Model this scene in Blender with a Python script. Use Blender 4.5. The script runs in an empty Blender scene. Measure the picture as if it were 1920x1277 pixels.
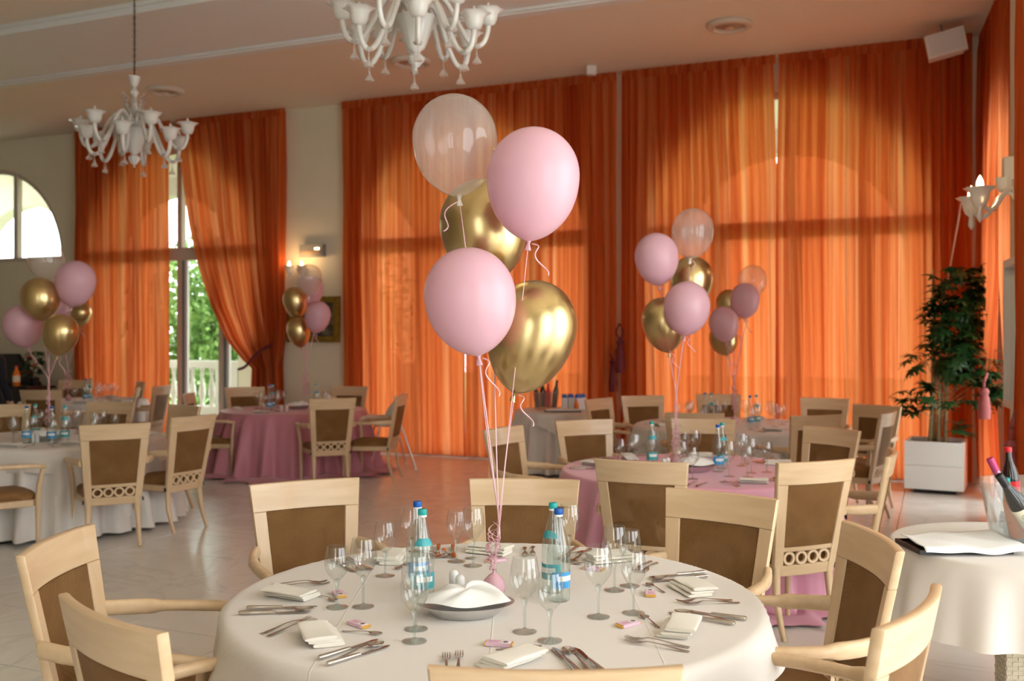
import bpy, bmesh, math, random
from mathutils import Vector, Matrix
PI = math.pi
random.seed(7)
SC = bpy.context.scene
COL = SC.collection
# ------------------------------------------------------------------ camera
F, HZ, CH = 1867.0, 630.0, 1.67          # focal length in pixels, horizon row, camera height
cam = bpy.data.cameras.new('camera')
cam.sensor_width = 36.0
cam.lens = F / 1920 * 36.0
cam.shift_y = -(638.5 - HZ) / 1920
cam.clip_end = 200
cam.dof.use_dof = True
cam.dof.focus_distance = 3.5
cam.dof.aperture_fstop = 3.2
camo = bpy.data.objects.new('camera', cam)
COL.objects.link(camo)
camo.location = (0, 0, CH)
camo.rotation_euler = (PI / 2, 0, 0)
SC.camera = camo
# ------------------------------------------------------------------ sky, sun, exposure
SKY = 6.0
world = bpy.data.worlds.new('overcast_sky')
SC.world = world
world.use_nodes = True
wb = world.node_tree.nodes['Background']
wb.inputs['Color'].default_value = (0.93, 0.97, 1.0, 1)
wb.inputs['Strength'].default_value = SKY
sun = bpy.data.lights.new('sun', 'SUN')
sun.energy = 3.0
sun.angle = math.radians(3)
sun.color = (1, 0.95, 0.86)
suno = bpy.data.objects.new('sun', sun)
COL.objects.link(suno)
SC.view_settings.view_transform = 'Standard'
SC.view_settings.look = 'None'
SC.view_settings.gamma = 1
SC.view_settings.exposure = 0.0
SC.view_settings.use_curve_mapping = False
SC.cycles.transparent_max_bounces = 14
SC.cycles.max_bounces = 7
SC.cycles.diffuse_bounces = 3
SC.cycles.glossy_bounces = 4
SC.cycles.transmission_bounces = 6
SC.cycles.use_adaptive_sampling = True
SC.cycles.adaptive_threshold = 0.04
SC.cycles.use_light_tree = False
SC.cycles.sample_clamp_indirect = 8.0
# ------------------------------------------------------------------ room frame: t runs along the curtained wall, d into the room
P0 = Vector((-1.2, 14.04)); U2 = Vector((0.919, -0.394)).normalized(); N2 = Vector((-U2.y, U2.x))
WANG = math.atan2(U2.y, U2.x)
CEIL = 5.07
def wp(t, d, z=0.0):
    p = P0 + U2 * t - N2 * d
    return Vector((p.x, p.y, z))
def px_t(px, d=0.0):
    k = (px - 960) / F
    return (k * (P0.y - d * N2.y) - (P0.x - d * N2.x)) / (U2.x - k * U2.y)
def at(px, depth, z):
    return Vector(((px - 960) / F * depth, depth, z))
def on(px, py, z):
    d = F * (CH - z) / (py - HZ)
    return Vector(((px - 960) / F * d, d, z))
sdir = (N2 * 0.55 - U2 * -0.35)
suno.rotation_euler = (-Vector((sdir.x, sdir.y, 1.05))).to_track_quat('-Z', 'Y').to_euler()
# ------------------------------------------------------------------ materials
def newmat(name):
    m = bpy.data.materials.new(name); m.use_nodes = True
    nt = m.node_tree
    for n in list(nt.nodes):
        if n.type != 'OUTPUT_MATERIAL': nt.nodes.remove(n)
    return m, nt, nt.nodes['Material Output']
def nd(nt, typ, **kw):
    n = nt.nodes.new(typ)
    for k, v in kw.items():
        if k in n.inputs: n.inputs[k].default_value = v
        else: setattr(n, k, v)
    return n
def col4(c): return (c[0], c[1], c[2], 1)
def coords(nt, kind='Object', scale=(1, 1, 1), rot=(0, 0, 0)):
    tc = nd(nt, 'ShaderNodeTexCoord'); mp = nd(nt, 'ShaderNodeMapping')
    mp.inputs['Scale'].default_value = scale; mp.inputs['Rotation'].default_value = rot
    nt.links.new(tc.outputs[kind], mp.inputs['Vector'])
    return mp.outputs['Vector']
def ramp(nt, fac, stops):
    r = nd(nt, 'ShaderNodeValToRGB'); e = r.color_ramp.elements
    while len(e) < len(stops): e.new(0.5)
    for i, (p, c) in enumerate(stops):
        e[i].position = p; e[i].color = col4(c)
    nt.links.new(fac, r.inputs['Fac'])
    return r.outputs['Color']
def pmat(name, color, rough=0.5, metal=0.0, color2=None, nscale=(6, 6, 6), bump=0.0, bscale=None, coat=0.0, spec=0.5,
         trans=0.0, ior=1.45, emit=None, estr=0.0, alpha=1.0, sheen=0.0, sss=0.0, lo=0.35, hi=0.65, kind='Object'):
    m, nt, out = newmat(name)
    b = nd(nt, 'ShaderNodeBsdfPrincipled')
    b.inputs['Base Color'].default_value = col4(color)
    b.inputs['Roughness'].default_value = rough; b.inputs['Metallic'].default_value = metal
    b.inputs['Specular IOR Level'].default_value = spec; b.inputs['Coat Weight'].default_value = coat
    b.inputs['Transmission Weight'].default_value = trans; b.inputs['IOR'].default_value = ior
    b.inputs['Sheen Weight'].default_value = sheen
    b.inputs['Alpha'].default_value = alpha
    if sss: b.inputs['Subsurface Weight'].default_value = sss; b.inputs['Subsurface Radius'].default_value = (0.05, 0.02, 0.02)
    if emit: b.inputs['Emission Color'].default_value = col4(emit); b.inputs['Emission Strength'].default_value = estr
    if color2:
        n = nd(nt, 'ShaderNodeTexNoise'); n.inputs['Scale'].default_value = 1.0; n.inputs['Detail'].default_value = 4
        nt.links.new(coords(nt, kind, nscale), n.inputs['Vector'])
        nt.links.new(ramp(nt, n.outputs['Fac'], [(lo, color), (hi, color2)]), b.inputs['Base Color'])
    if bump:
        n = nd(nt, 'ShaderNodeTexNoise'); n.inputs['Scale'].default_value = 1.0; n.inputs['Detail'].default_value = 3
        nt.links.new(coords(nt, kind, bscale or nscale), n.inputs['Vector'])
        bp = nd(nt, 'ShaderNodeBump'); bp.inputs['Strength'].default_value = bump; bp.inputs['Distance'].default_value = 0.01
        nt.links.new(n.outputs['Fac'], bp.inputs['Height']); nt.links.new(bp.outputs['Normal'], b.inputs['Normal'])
    nt.links.new(b.outputs['BSDF'], out.inputs['Surface'])
    return m
def thin_glass(name, tint=(0.96, 0.98, 0.97), ior=1.5, rough=0.02, body=None, bodyfac=0.0):
    m, nt, out = newmat(name)
    r0 = ((ior - 1) / (ior + 1)) ** 2 * 2.0               # two faces of a thin wall
    lw = nd(nt, 'ShaderNodeLayerWeight'); lw.inputs['Blend'].default_value = 0.5
    pw = nd(nt, 'ShaderNodeMath', operation='POWER'); pw.inputs[1].default_value = 4.0
    nt.links.new(lw.outputs['Facing'], pw.inputs[0])
    fr = nd(nt, 'ShaderNodeMapRange'); fr.inputs['To Min'].default_value = r0; fr.inputs['To Max'].default_value = 0.85
    nt.links.new(pw.outputs[0], fr.inputs['Value'])
    tr = nd(nt, 'ShaderNodeBsdfTransparent'); tr.inputs['Color'].default_value = col4(tint)
    gl = nd(nt, 'ShaderNodeBsdfGlossy'); gl.inputs['Roughness'].default_value = rough
    base = tr.outputs[0]
    if body:
        df = nd(nt, 'ShaderNodeBsdfDiffuse'); df.inputs['Color'].default_value = col4(body)
        tl = nd(nt, 'ShaderNodeBsdfTranslucent'); tl.inputs['Color'].default_value = col4(body)
        m1 = nd(nt, 'ShaderNodeMixShader'); m1.inputs[0].default_value = 0.5
        nt.links.new(df.outputs[0], m1.inputs[1]); nt.links.new(tl.outputs[0], m1.inputs[2])
        m2 = nd(nt, 'ShaderNodeMixShader'); m2.inputs[0].default_value = bodyfac
        nt.links.new(base, m2.inputs[1]); nt.links.new(m1.outputs[0], m2.inputs[2]); base = m2.outputs[0]
    mx = nd(nt, 'ShaderNodeMixShader')
    nt.links.new(fr.outputs[0], mx.inputs[0]); nt.links.new(base, mx.inputs[1]); nt.links.new(gl.outputs[0], mx.inputs[2])
    nt.links.new(mx.outputs[0], out.inputs['Surface'])
    return m
M = {}
M['wood'] = pmat('pale_beech_upright', (0.72, 0.52, 0.32), 0.36, color2=(0.66, 0.46, 0.27), nscale=(22, 22, 2.0), coat=0.15)
M['wood_x'] = pmat('pale_beech_rail', (0.72, 0.52, 0.32), 0.36, color2=(0.65, 0.45, 0.26), nscale=(2.5, 22, 26), coat=0.15)
def fabric_mat():
    m, nt, out = newmat('brown_embossed_fabric')
    b = nd(nt, 'ShaderNodeBsdfPrincipled'); b.inputs['Roughness'].default_value = 0.55; b.inputs['Specular IOR Level'].default_value = 0.4; b.inputs['Specular Tint'].default_value = (1, 0.80, 0.56, 1)
    v = coords(nt, 'Object', (1, 1, 1))
    n = nd(nt, 'ShaderNodeTexNoise'); n.inputs['Scale'].default_value = 7; n.inputs['Detail'].default_value = 5
    nt.links.new(v, n.inputs['Vector'])
    nt.links.new(ramp(nt, n.outputs['Fac'], [(0.3, (0.235, 0.112, 0.037)), (0.7, (0.32, 0.162, 0.058))]), b.inputs['Base Color'])
    vo = nd(nt, 'ShaderNodeTexVoronoi'); vo.inputs['Scale'].default_value = 6.5
    nt.links.new(v, vo.inputs['Vector'])
    w = nd(nt, 'ShaderNodeTexWave'); w.wave_type = 'RINGS'; w.rings_direction = 'Y'; w.inputs['Scale'].default_value = 62; w.inputs['Distortion'].default_value = 3
    w.inputs['Detail'].default_value = 1
    ct = nd(nt, 'ShaderNodeVectorMath', operation='SUBTRACT'); ct.inputs[1].default_value = (0.5, 0.5, 0.5)
    nt.links.new(vo.outputs['Color'], ct.inputs[0])
    ad = nd(nt, 'ShaderNodeVectorMath', operation='SUBTRACT')
    nt.links.new(ct.outputs[0], ad.inputs[1])
    sb = nd(nt, 'ShaderNodeVectorMath', operation='SUBTRACT')
    nt.links.new(v, sb.inputs[0]); nt.links.new(vo.outputs['Position'], sb.inputs[1]); nt.links.new(sb.outputs[0], ad.inputs[0]); nt.links.new(ad.outputs[0], w.inputs['Vector'])
    bp = nd(nt, 'ShaderNodeBump'); bp.inputs['Strength'].default_value = 0.85; bp.inputs['Distance'].default_value = 0.004
    nt.links.new(w.outputs['Fac'], bp.inputs['Height']); nt.links.new(bp.outputs['Normal'], b.inputs['Normal'])
    nt.links.new(b.outputs[0], out.inputs['Surface'])
    return m
M['fabric'] = fabric_mat()
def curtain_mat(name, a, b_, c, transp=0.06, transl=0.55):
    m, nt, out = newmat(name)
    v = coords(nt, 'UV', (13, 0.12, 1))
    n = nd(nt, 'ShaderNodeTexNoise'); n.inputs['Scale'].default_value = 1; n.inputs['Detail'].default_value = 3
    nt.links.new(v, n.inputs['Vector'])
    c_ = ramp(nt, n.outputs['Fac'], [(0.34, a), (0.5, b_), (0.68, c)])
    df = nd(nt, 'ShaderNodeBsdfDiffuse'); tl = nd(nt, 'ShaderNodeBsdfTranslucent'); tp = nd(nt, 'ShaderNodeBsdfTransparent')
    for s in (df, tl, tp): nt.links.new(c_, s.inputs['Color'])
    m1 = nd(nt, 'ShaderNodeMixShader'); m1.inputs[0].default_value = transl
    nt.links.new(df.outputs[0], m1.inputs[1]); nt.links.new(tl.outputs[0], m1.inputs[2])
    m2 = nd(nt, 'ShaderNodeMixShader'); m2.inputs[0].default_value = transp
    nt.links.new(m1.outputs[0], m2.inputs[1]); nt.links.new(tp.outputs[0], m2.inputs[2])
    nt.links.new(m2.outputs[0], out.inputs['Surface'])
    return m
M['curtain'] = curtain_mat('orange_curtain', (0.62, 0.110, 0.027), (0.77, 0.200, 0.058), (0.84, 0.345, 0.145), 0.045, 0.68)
M['wall'] = pmat('cream_plaster', (0.84, 0.75, 0.56), 0.85, color2=(0.81, 0.72, 0.535), nscale=(1.5, 1.5, 1.5))
M['ceil'] = pmat('ceiling_paint', (0.88, 0.78, 0.61), 0.9)
M['white'] = pmat('white_paint', (0.84, 0.82, 0.76), 0.6)
M['ext'] = pmat('white_stone', (0.70, 0.68, 0.62), 0.8)
M['loggia'] = pmat('cream_render', (0.62, 0.57, 0.45), 0.85)
M['frame'] = pmat('window_frame', (0.66, 0.55, 0.44), 0.5)
M['alu'] = pmat('grey_frame', (0.22, 0.26, 0.26), 0.4)
M['pane'] = thin_glass('window_pane', (0.97, 0.99, 0.98))
def tile_mat():
    m, nt, out = newmat('pale_marble_tile')
    b = nd(nt, 'ShaderNodeBsdfPrincipled'); b.inputs['Roughness'].default_value = 0.2; b.inputs['Specular IOR Level'].default_value = 0.5
    g = nd(nt, 'ShaderNodeNewGeometry')
    n = nd(nt, 'ShaderNodeTexNoise'); n.inputs['Scale'].default_value = 1.1; n.inputs['Detail'].default_value = 6; n.inputs['Distortion'].default_value = 1.2
    nt.links.new(g.outputs['Position'], n.inputs['Vector'])
    nt.links.new(ramp(nt, n.outputs['Fac'], [(0.3, (0.76, 0.72, 0.66)), (0.47, (0.82, 0.79, 0.73)), (0.5, (0.73, 0.70, 0.65)), (0.53, (0.82, 0.79, 0.74)), (0.8, (0.78, 0.75, 0.69))]), b.inputs['Base Color'])
    n2 = nd(nt, 'ShaderNodeTexNoise'); n2.inputs['Scale'].default_value = 5
    nt.links.new(g.outputs['Position'], n2.inputs['Vector'])
    mr = nd(nt, 'ShaderNodeMapRange'); mr.inputs['To Min'].default_value = 0.14; mr.inputs['To Max'].default_value = 0.3
    nt.links.new(n2.outputs['Fac'], mr.inputs['Value']); nt.links.new(mr.outputs[0], b.inputs['Roughness'])
    nt.links.new(b.outputs[0], out.inputs['Surface'])
    return m
M['tile'] = tile_mat()
M['grout'] = pmat('tile_joint', (0.55, 0.52, 0.47), 0.6)
M['paving'] = pmat('terrace_paving', (0.62, 0.60, 0.54), 0.8)
def cloth_mat(name, c, rough=0.75, crease=True, sheen=0.2, rot=0.0):
    m, nt, out = newmat(name)
    b = nd(nt, 'ShaderNodeBsdfPrincipled'); b.inputs['Base Color'].default_value = col4(c)
    b.inputs['Roughness'].default_value = rough; b.inputs['Sheen Weight'].default_value = sheen; b.inputs['Specular IOR Level'].default_value = 0.3
    v = coords(nt, 'Object', (420, 420, 420))
    n = nd(nt, 'ShaderNodeTexNoise'); n.inputs['Scale'].default_value = 1
    nt.links.new(v, n.inputs['Vector'])
    bp = nd(nt, 'ShaderNodeBump'); bp.inputs['Strength'].default_value = 0.12; bp.inputs['Distance'].default_value = 0.002
    nt.links.new(n.outputs['Fac'], bp.inputs['Height']); last = bp
    if crease:
        v2 = coords(nt, 'Object', (1, 1, 1), (0, 0, rot))
        sx = nd(nt, 'ShaderNodeSeparateXYZ'); nt.links.new(v2, sx.inputs[0])
        ad = nd(nt, 'ShaderNodeMath', operation='PINGPONG'); ad.inputs[1].default_value = 0.245
        nt.links.new(sx.outputs['X'], ad.inputs[0])
        mr = nd(nt, 'ShaderNodeMapRange'); mr.inputs['From Min'].default_value = 0.0; mr.inputs['From Max'].default_value = 0.0035
        mr.inputs['To Min'].default_value = 1; mr.inputs['To Max'].default_value = 0
        nt.links.new(ad.outputs[0], mr.inputs['Value'])
        b2 = nd(nt, 'ShaderNodeBump'); b2.inputs['Strength'].default_value = 0.6; b2.inputs['Distance'].default_value = 0.002
        nt.links.new(mr.outputs[0], b2.inputs['Height']); nt.links.new(bp.outputs['Normal'], b2.inputs['Normal']); last = b2
    nt.links.new(last.outputs['Normal'], b.inputs['Normal'])
    nt.links.new(b.outputs[0], out.inputs['Surface'])
    return m
M['cloth'] = cloth_mat('ivory_tablecloth', (0.77, 0.71, 0.65), rot=-0.36)
M['cloth_plain'] = cloth_mat('ivory_cloth', (0.77, 0.71, 0.65), crease=False)
M['pink'] = cloth_mat('dusty_pink_satin', (0.62, 0.24, 0.30), 0.42, False, 0.3)
M['pink2'] = cloth_mat('light_pink_satin', (0.78, 0.36, 0.47), 0.42, False, 0.3)
M['napkin'] = cloth_mat('cream_napkin', (0.84, 0.79, 0.69), 0.8, False)
M['napkin_w'] = cloth_mat('white_napkin', (0.86, 0.85, 0.82), 0.8, False)
M['steel'] = pmat('polished_steel', (0.62, 0.59, 0.55), 0.16, 1.0)
M['steel_b'] = pmat('brushed_steel', (0.72, 0.71, 0.69), 0.42, 0.9)
M['glass'] = thin_glass('clear_drinking_glass', (0.95, 0.96, 0.95), 1.6)
M['glass_solid'] = thin_glass('clear_glass_stem', (0.90, 0.93, 0.92), 1.75, 0.03)
M['bottle'] = thin_glass('bottled_water_glass', (0.92, 0.975, 0.965), 1.6, 0.02)
M['blue_cap'] = pmat('blue_cap', (0.005, 0.10, 0.42), 0.4)
M['teal_cap'] = pmat('teal_cap', (0.01, 0.36, 0.34), 0.4)
M['teal_label'] = pmat('teal_label', (0.02, 0.30, 0.34), 0.5, color2=(0.10, 0.42, 0.44), nscale=(40, 40, 18))
M['blue_label'] = pmat('blue_label', (0.02, 0.22, 0.55), 0.5, color2=(0.10, 0.42, 0.72), nscale=(40, 40, 18))
M['label_white'] = pmat('label_white', (0.80, 0.80, 0.78), 0.6)
M['porcelain'] = pmat('white_porcelain', (0.84, 0.84, 0.82), 0.2, coat=0.4)
def latex_mat(name, c):
    m, nt, out = newmat(name)
    b = nd(nt, 'ShaderNodeBsdfPrincipled'); b.inputs['Base Color'].default_value = col4(c); b.inputs['Roughness'].default_value = 0.24; b.inputs['Specular IOR Level'].default_value = 0.4
    t = nd(nt, 'ShaderNodeBsdfTranslucent'); t.inputs['Color'].default_value = (0.88, 0.60, 0.67, 1)
    mx = nd(nt, 'ShaderNodeMixShader'); mx.inputs[0].default_value = 0.32
    nt.links.new(b.outputs[0], mx.inputs[1]); nt.links.new(t.outputs[0], mx.inputs[2]); nt.links.new(mx.outputs[0], out.inputs['Surface'])
    return m
M['b_pink'] = latex_mat('pink_latex', (0.82, 0.51, 0.58))
M['b_gold'] = pmat('chrome_gold_latex', (0.60, 0.45, 0.22), 0.28, 1.0)
M['b_clear'] = thin_glass('clear_latex', (0.98, 0.97, 0.95), 1.35, 0.04, (0.92, 0.84, 0.78), 0.24)
M['ribbon'] = pmat('pink_curling_ribbon', (0.86, 0.50, 0.55), 0.3)
M['choc'] = pmat('pink_wrapper', (0.80, 0.55, 0.66), 0.5)
M['foil'] = pmat('gold_foil', (0.85, 0.52, 0.12), 0.3, 0.8)
M['print'] = pmat('dark_print', (0.10, 0.05, 0.06), 0.5, color2=(0.45, 0.28, 0.26), nscale=(120, 120, 120))
M['ink'] = pmat('magenta_ink', (0.45, 0.12, 0.24), 0.6)
M['murano'] = pmat('milky_murano_glass', (0.86, 0.83, 0.76), 0.16, coat=0.5, trans=0.25, ior=1.3)
M['murano_c'] = thin_glass('frosted_murano_glass', (0.95, 0.93, 0.9), 1.4, 0.08, (0.86, 0.82, 0.76), 0.5)
M['chain'] = pmat('dark_chain', (0.10, 0.07, 0.04), 0.5, 0.6)
M['black'] = pmat('black_plastic', (0.01, 0.01, 0.012), 0.4)
M['gold'] = pmat('gilt_frame', (0.42, 0.26, 0.05), 0.35, 0.7, color2=(0.28, 0.16, 0.03), nscale=(20, 20, 20))
M['flame'] = pmat('lit_candle_bulb', (1, 0.9, 0.7), 0.3, emit=(1, 0.72, 0.36), estr=14)
M['leaf'] = pmat('glossy_green_leaf', (0.014, 0.055, 0.016), 0.35, color2=(0.035, 0.10, 0.02), nscale=(3, 3, 3))
M['stem'] = pmat('plant_cane', (0.30, 0.22, 0.10), 0.7, color2=(0.42, 0.34, 0.18), nscale=(30, 30, 6))
M['soil'] = pmat('potting_soil', (0.03, 0.022, 0.016), 0.9)
M['planter'] = pmat('white_planter', (0.74, 0.75, 0.72), 0.4)
M['treeleaf'] = pmat('garden_leaf', (0.10, 0.24, 0.04), 0.6, color2=(0.24, 0.40, 0.09), nscale=(2, 2, 2), kind='Object')
M['bark'] = pmat('tree_bark', (0.12, 0.08, 0.05), 0.9)
M['lawn'] = pmat('garden_lawn', (0.12, 0.24, 0.05), 0.9, color2=(0.18, 0.30, 0.07), nscale=(1, 1, 1))
M['tassel'] = pmat('wine_red_tassel', (0.16, 0.02, 0.03), 0.7)
M['tassel_p'] = pmat('dusty_rose_tassel', (0.38, 0.10, 0.10), 0.7)
M['mirror'] = pmat('mirror_glass', (0.86, 0.86, 0.84), 0.02, 1.0)
M['tray'] = pmat('black_tray', (0.015, 0.015, 0.015), 0.35)
M['acrylic'] = thin_glass('clear_acrylic', (0.95, 0.97, 0.97), 1.55, 0.03, (0.85, 0.9, 0.9), 0.10)
M['ice'] = thin_glass('ice', (0.93, 0.96, 0.97), 1.4, 0.1, (0.9, 0.93, 0.93), 0.35)
M['wine'] = pmat('dark_wine_glass', (0.008, 0.007, 0.006), 0.08, coat=0.6)
M['winelabel'] = pmat('cream_wine_label', (0.80, 0.74, 0.56), 0.6)
M['cap_pink'] = pmat('magenta_capsule', (0.45, 0.04, 0.16), 0.4)
M['cap_red'] = pmat('red_cap', (0.65, 0.01, 0.02), 0.4)
M['cola'] = pmat('cola', (0.018, 0.005, 0.003), 0.06, coat=0.5)
M['orange'] = pmat('orange_drink', (0.85, 0.20, 0.01), 0.2, coat=0.4)
M['navy'] = pmat('dark_navy_cloth', (0.006, 0.007, 0.012), 0.8)
M['skin'] = pmat('skin', (0.55, 0.32, 0.22), 0.5)
M['wicker'] = pmat('beige_wicker', (0.58, 0.50, 0.36), 0.6)
M['dark'] = pmat('dark_lacquer', (0.012, 0.011, 0.012), 0.3)
M['red'] = pmat('red_bow', (0.5, 0.01, 0.01), 0.5)
M['grey'] = pmat('grey_plastic', (0.30, 0.28, 0.26), 0.45)
M['hc'] = pmat('highchair_plastic', (0.78, 0.74, 0.68), 0.4)
M['canvas'] = pmat('painted_canvas', (0.05, 0.035, 0.02), 0.6, color2=(0.20, 0.18, 0.13), nscale=(5, 5, 9), lo=0.45, hi=0.6)
M['lens'] = pmat('lamp_diffuser', (0.42, 0.30, 0.20), 0.3)
M['cream_lamp'] = pmat('cream_ring', (0.72, 0.64, 0.52), 0.35)
# ------------------------------------------------------------------ mesh helpers
KIDS = {}
class MB:
    def __init__(s): s.v = []; s.f = []; s.uv = None
    def add(s, vs, fs):
        o = len(s.v); s.v += [tuple(v) for v in vs]; s.f += [tuple(i + o for i in f) for f in fs]
    def box(s, c, size, rz=0.0, taper=1.0):
        sx, sy, sz = size[0] / 2, size[1] / 2, size[2] / 2
        ca, sa = math.cos(rz), math.sin(rz); vs = []
        for z in (-1, 1):
            k = taper if z > 0 else 1
            for x, y in ((-1, -1), (1, -1), (1, 1), (-1, 1)):
                X, Y = x * sx * k, y * sy * k
                vs.append((c[0] + X * ca - Y * sa, c[1] + X * sa + Y * ca, c[2] + z * sz))
        s.add(vs, [(0, 3, 2, 1), (4, 5, 6, 7), (0, 1, 5, 4), (1, 2, 6, 5), (2, 3, 7, 6), (3, 0, 4, 7)])
    def lathe(s, prof, n=24, c=(0, 0, 0), capb=True, capt=True, wob=None):
        vs = []; fs = []
        for (r, z) in prof:
            for i in range(n):
                a = 2 * PI * i / n
                rr = r * (wob(a, z) if wob else 1)
                vs.append((c[0] + rr * math.cos(a), c[1] + rr * math.sin(a), c[2] + z))
        for j in range(len(prof) - 1):
            for i in range(n):
                k = (i + 1) % n
                fs.append((j * n + i, j * n + k, (j + 1) * n + k, (j + 1) * n + i))
        if capb and prof[0][0] > 1e-4: fs.append(tuple(range(n - 1, -1, -1)))
        if capt and prof[-1][0] > 1e-4: fs.append(tuple((len(prof) - 1) * n + i for i in range(n)))
        s.add(vs, fs)
    def sweep(s, pts, secs, n=10, sq=2.0, up=(0, 0, 1), cap=True):
        """pts path, secs (half width, half height) per point, superellipse section"""
        pts = [Vector(p) for p in pts]; L = len(pts); vs = []; fs = []
        if not isinstance(secs, list): secs = [secs] * L
        up = Vector(up)
        for i, p in enumerate(pts):
            tg = (pts[min(i + 1, L - 1)] - pts[max(i - 1, 0)]).normalized()
            sd = tg.cross(up)
            if sd.length < 1e-3: sd = tg.cross(Vector((0, 1, 0)))
            if sd.length < 1e-3: sd = Vector((1, 0, 0))
            sd.normalize(); nn = sd.cross(tg).normalized()
            w, h = secs[i] if isinstance(secs[i], tuple) else (secs[i], secs[i])
            for k in range(n):
                a = 2 * PI * k / n + PI / n
                ca, sa = math.cos(a), math.sin(a)
                x = math.copysign(abs(ca) ** (2 / sq), ca) * w; y = math.copysign(abs(sa) ** (2 / sq), sa) * h
                vs.append(p + sd * x + nn * y)
        for j in range(L - 1):
            for k in range(n):
                m = (k + 1) % n
                fs.append((j * n + k, j * n + m, (j + 1) * n + m, (j + 1) * n + k))
        if cap:
            fs.append(tuple(range(n - 1, -1, -1))); fs.append(tuple((L - 1) * n + k for k in range(n)))
        s.add(vs, fs)
    def grid(s, fn, nu, nv, closed=False):
        vs = [fn(i / (nu - (0 if closed else 1)), j / (nv - 1)) for j in range(nv) for i in range(nu)]; fs = []
        for j in range(nv - 1):
            for i in range(nu - (0 if closed else 1)):
                k = (i + 1) % nu
                fs.append((j * nu + i, j * nu + k, (j + 1) * nu + k, (j + 1) * nu + i))
        s.add(vs, fs)
    def mesh(s, name, mat, smooth=True, angle=35):
        me = bpy.data.meshes.new(name); me.from_pydata(s.v, [], s.f); me.update()
        for m in (mat if isinstance(mat, (list, tuple)) else [mat]): me.materials.append(m)
        if smooth:
            me.polygons.foreach_set('use_smooth', [True] * len(me.polygons))
            if angle < 180: me.set_sharp_from_angle(angle=math.radians(angle))
        return me
    def build(s, name, mat, parent=None, smooth=True, angle=35):
        return link(name, s.mesh(name, mat, smooth, angle), parent)
def link(name, me, parent=None):
    o = bpy.data.objects.new(name, me); COL.objects.link(o)
    if parent:
        o.parent = parent; KIDS.setdefault(parent.name, []).append(o)
    return o
def empty(name, loc=(0, 0, 0), rz=0.0):
    o = bpy.data.objects.new(name, None); COL.objects.link(o)
    o.location = loc; o.rotation_euler = (0, 0, rz); o.empty_display_size = 0.1
    return o
def tag(o, label=None, cat=None, group=None, kind=None):
    if label: o['label'] = label
    if cat: o['category'] = cat
    if group: o['group'] = group
    if kind: o['kind'] = kind
    return o
def dup(root, loc=None, rz=None, label=None, group=None):
    r = root.copy(); COL.objects.link(r)
    if loc is not None: r.location = loc
    if rz is not None: r.rotation_euler = (root.rotation_euler[0], root.rotation_euler[1], rz)
    if label: r['label'] = label
    if group: r['group'] = group
    for ch in KIDS.get(root.name, []):
        c = ch.copy(); COL.objects.link(c); c.parent = r
        for g in KIDS.get(ch.name, []):
            e = g.copy(); COL.objects.link(e); e.parent = c
    return r
def lerp(a, b, t): return a + (b - a) * t
def bez(pts, n):
    """Catmull-Rom through points"""
    P = [Vector(p) for p in pts]; P = [P[0] * 2 - P[1]] + P + [P[-1] * 2 - P[-2]]; out = []
    for i in range(1, len(P) - 2):
        for j in range(n):
            t = j / n
            a, b, c, d = P[i - 1], P[i], P[i + 1], P[i + 2]
            out.append(0.5 * ((2 * b) + (c - a) * t + (2 * a - 5 * b + 4 * c - d) * t * t + (3 * b - a - 3 * c + d) * t ** 3))
    out.append(P[-2]); return out
def struct(o): o['kind'] = 'structure'; return o
REAR, SIDE = 16.6, 9.4
# ================================================================== THE SETTING
def in_wall(o):                                   # place a mesh built in wall coordinates (t, -d, z)
    o.location = (P0.x, P0.y, 0); o.rotation_euler = (0, 0, WANG); return o
RO = Vector((5.17, 11.2, 0)); RV = Vector((-0.322, -0.947, 0)).normalized(); RANG = math.atan2(RV.y, RV.x)
RW = Vector((-RV.y, RV.x, 0))                      # outward normal of the right wall (local +y)
def in_right(o):                                  # right wall coordinates (s toward the viewer, outward, z)
    o.location = RO; o.rotation_euler = (0, 0, RANG); return o
def rp(s, y, z=0.0): return RO + RV * s + RW * y + Vector((0, 0, z))
def arch_z(x, c, hw, spring):
    q = 1 - ((x - c) / hw) ** 2
    return spring + hw * math.sqrt(max(q, 0))
def arched_wall(mb, t0, t1, ops, y0, y1, ztop, zbot=0.0):
    xs = {t0, t1}
    for (c, hw, sp, sill) in ops:
        for i in range(33): xs.add(c - hw * math.cos(PI * i / 32))
    xs = sorted(x for x in xs if t0 - 1e-6 <= x <= t1 + 1e-6)
    def prism(a, b, za, zb, la, lb):
        if abs(b - a) < 1e-5: return
        vs = [(a, y0, la), (b, y0, lb), (b, y0, zb), (a, y0, za), (a, y1, la), (b, y1, lb), (b, y1, zb), (a, y1, za)]
        mb.add(vs, [(0, 1, 2, 3), (5, 4, 7, 6), (4, 5, 1, 0), (3, 2, 6, 7), (0, 3, 7, 4), (1, 5, 6, 2)])
    for a, b in zip(xs[:-1], xs[1:]):
        m = (a + b) / 2; op = None
        for o in ops:
            if abs(m - o[0]) < o[1]: op = o
        if op is None: prism(a, b, ztop, ztop, zbot, zbot)
        else:
            c, hw, sp, sill = op
            prism(a, b, ztop, ztop, arch_z(a, c, hw, sp), arch_z(b, c, hw, sp))
            if sill > zbot + 0.01: prism(a, b, sill, sill, zbot, zbot)
SP = 2.95
WINS = [(-8.55, 1.63, SP, SP), (-4.53, 1.7, SP, 0.0), (0.69, 1.7, SP, 0.0), (4.9, 1.7, SP, 0.0)]
mb = MB(); arched_wall(mb, -12.5, 7.62, WINS, 0, 0.35, CEIL)
struct(in_wall(mb.build('wall_back', M['wall'], smooth=False)))
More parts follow.
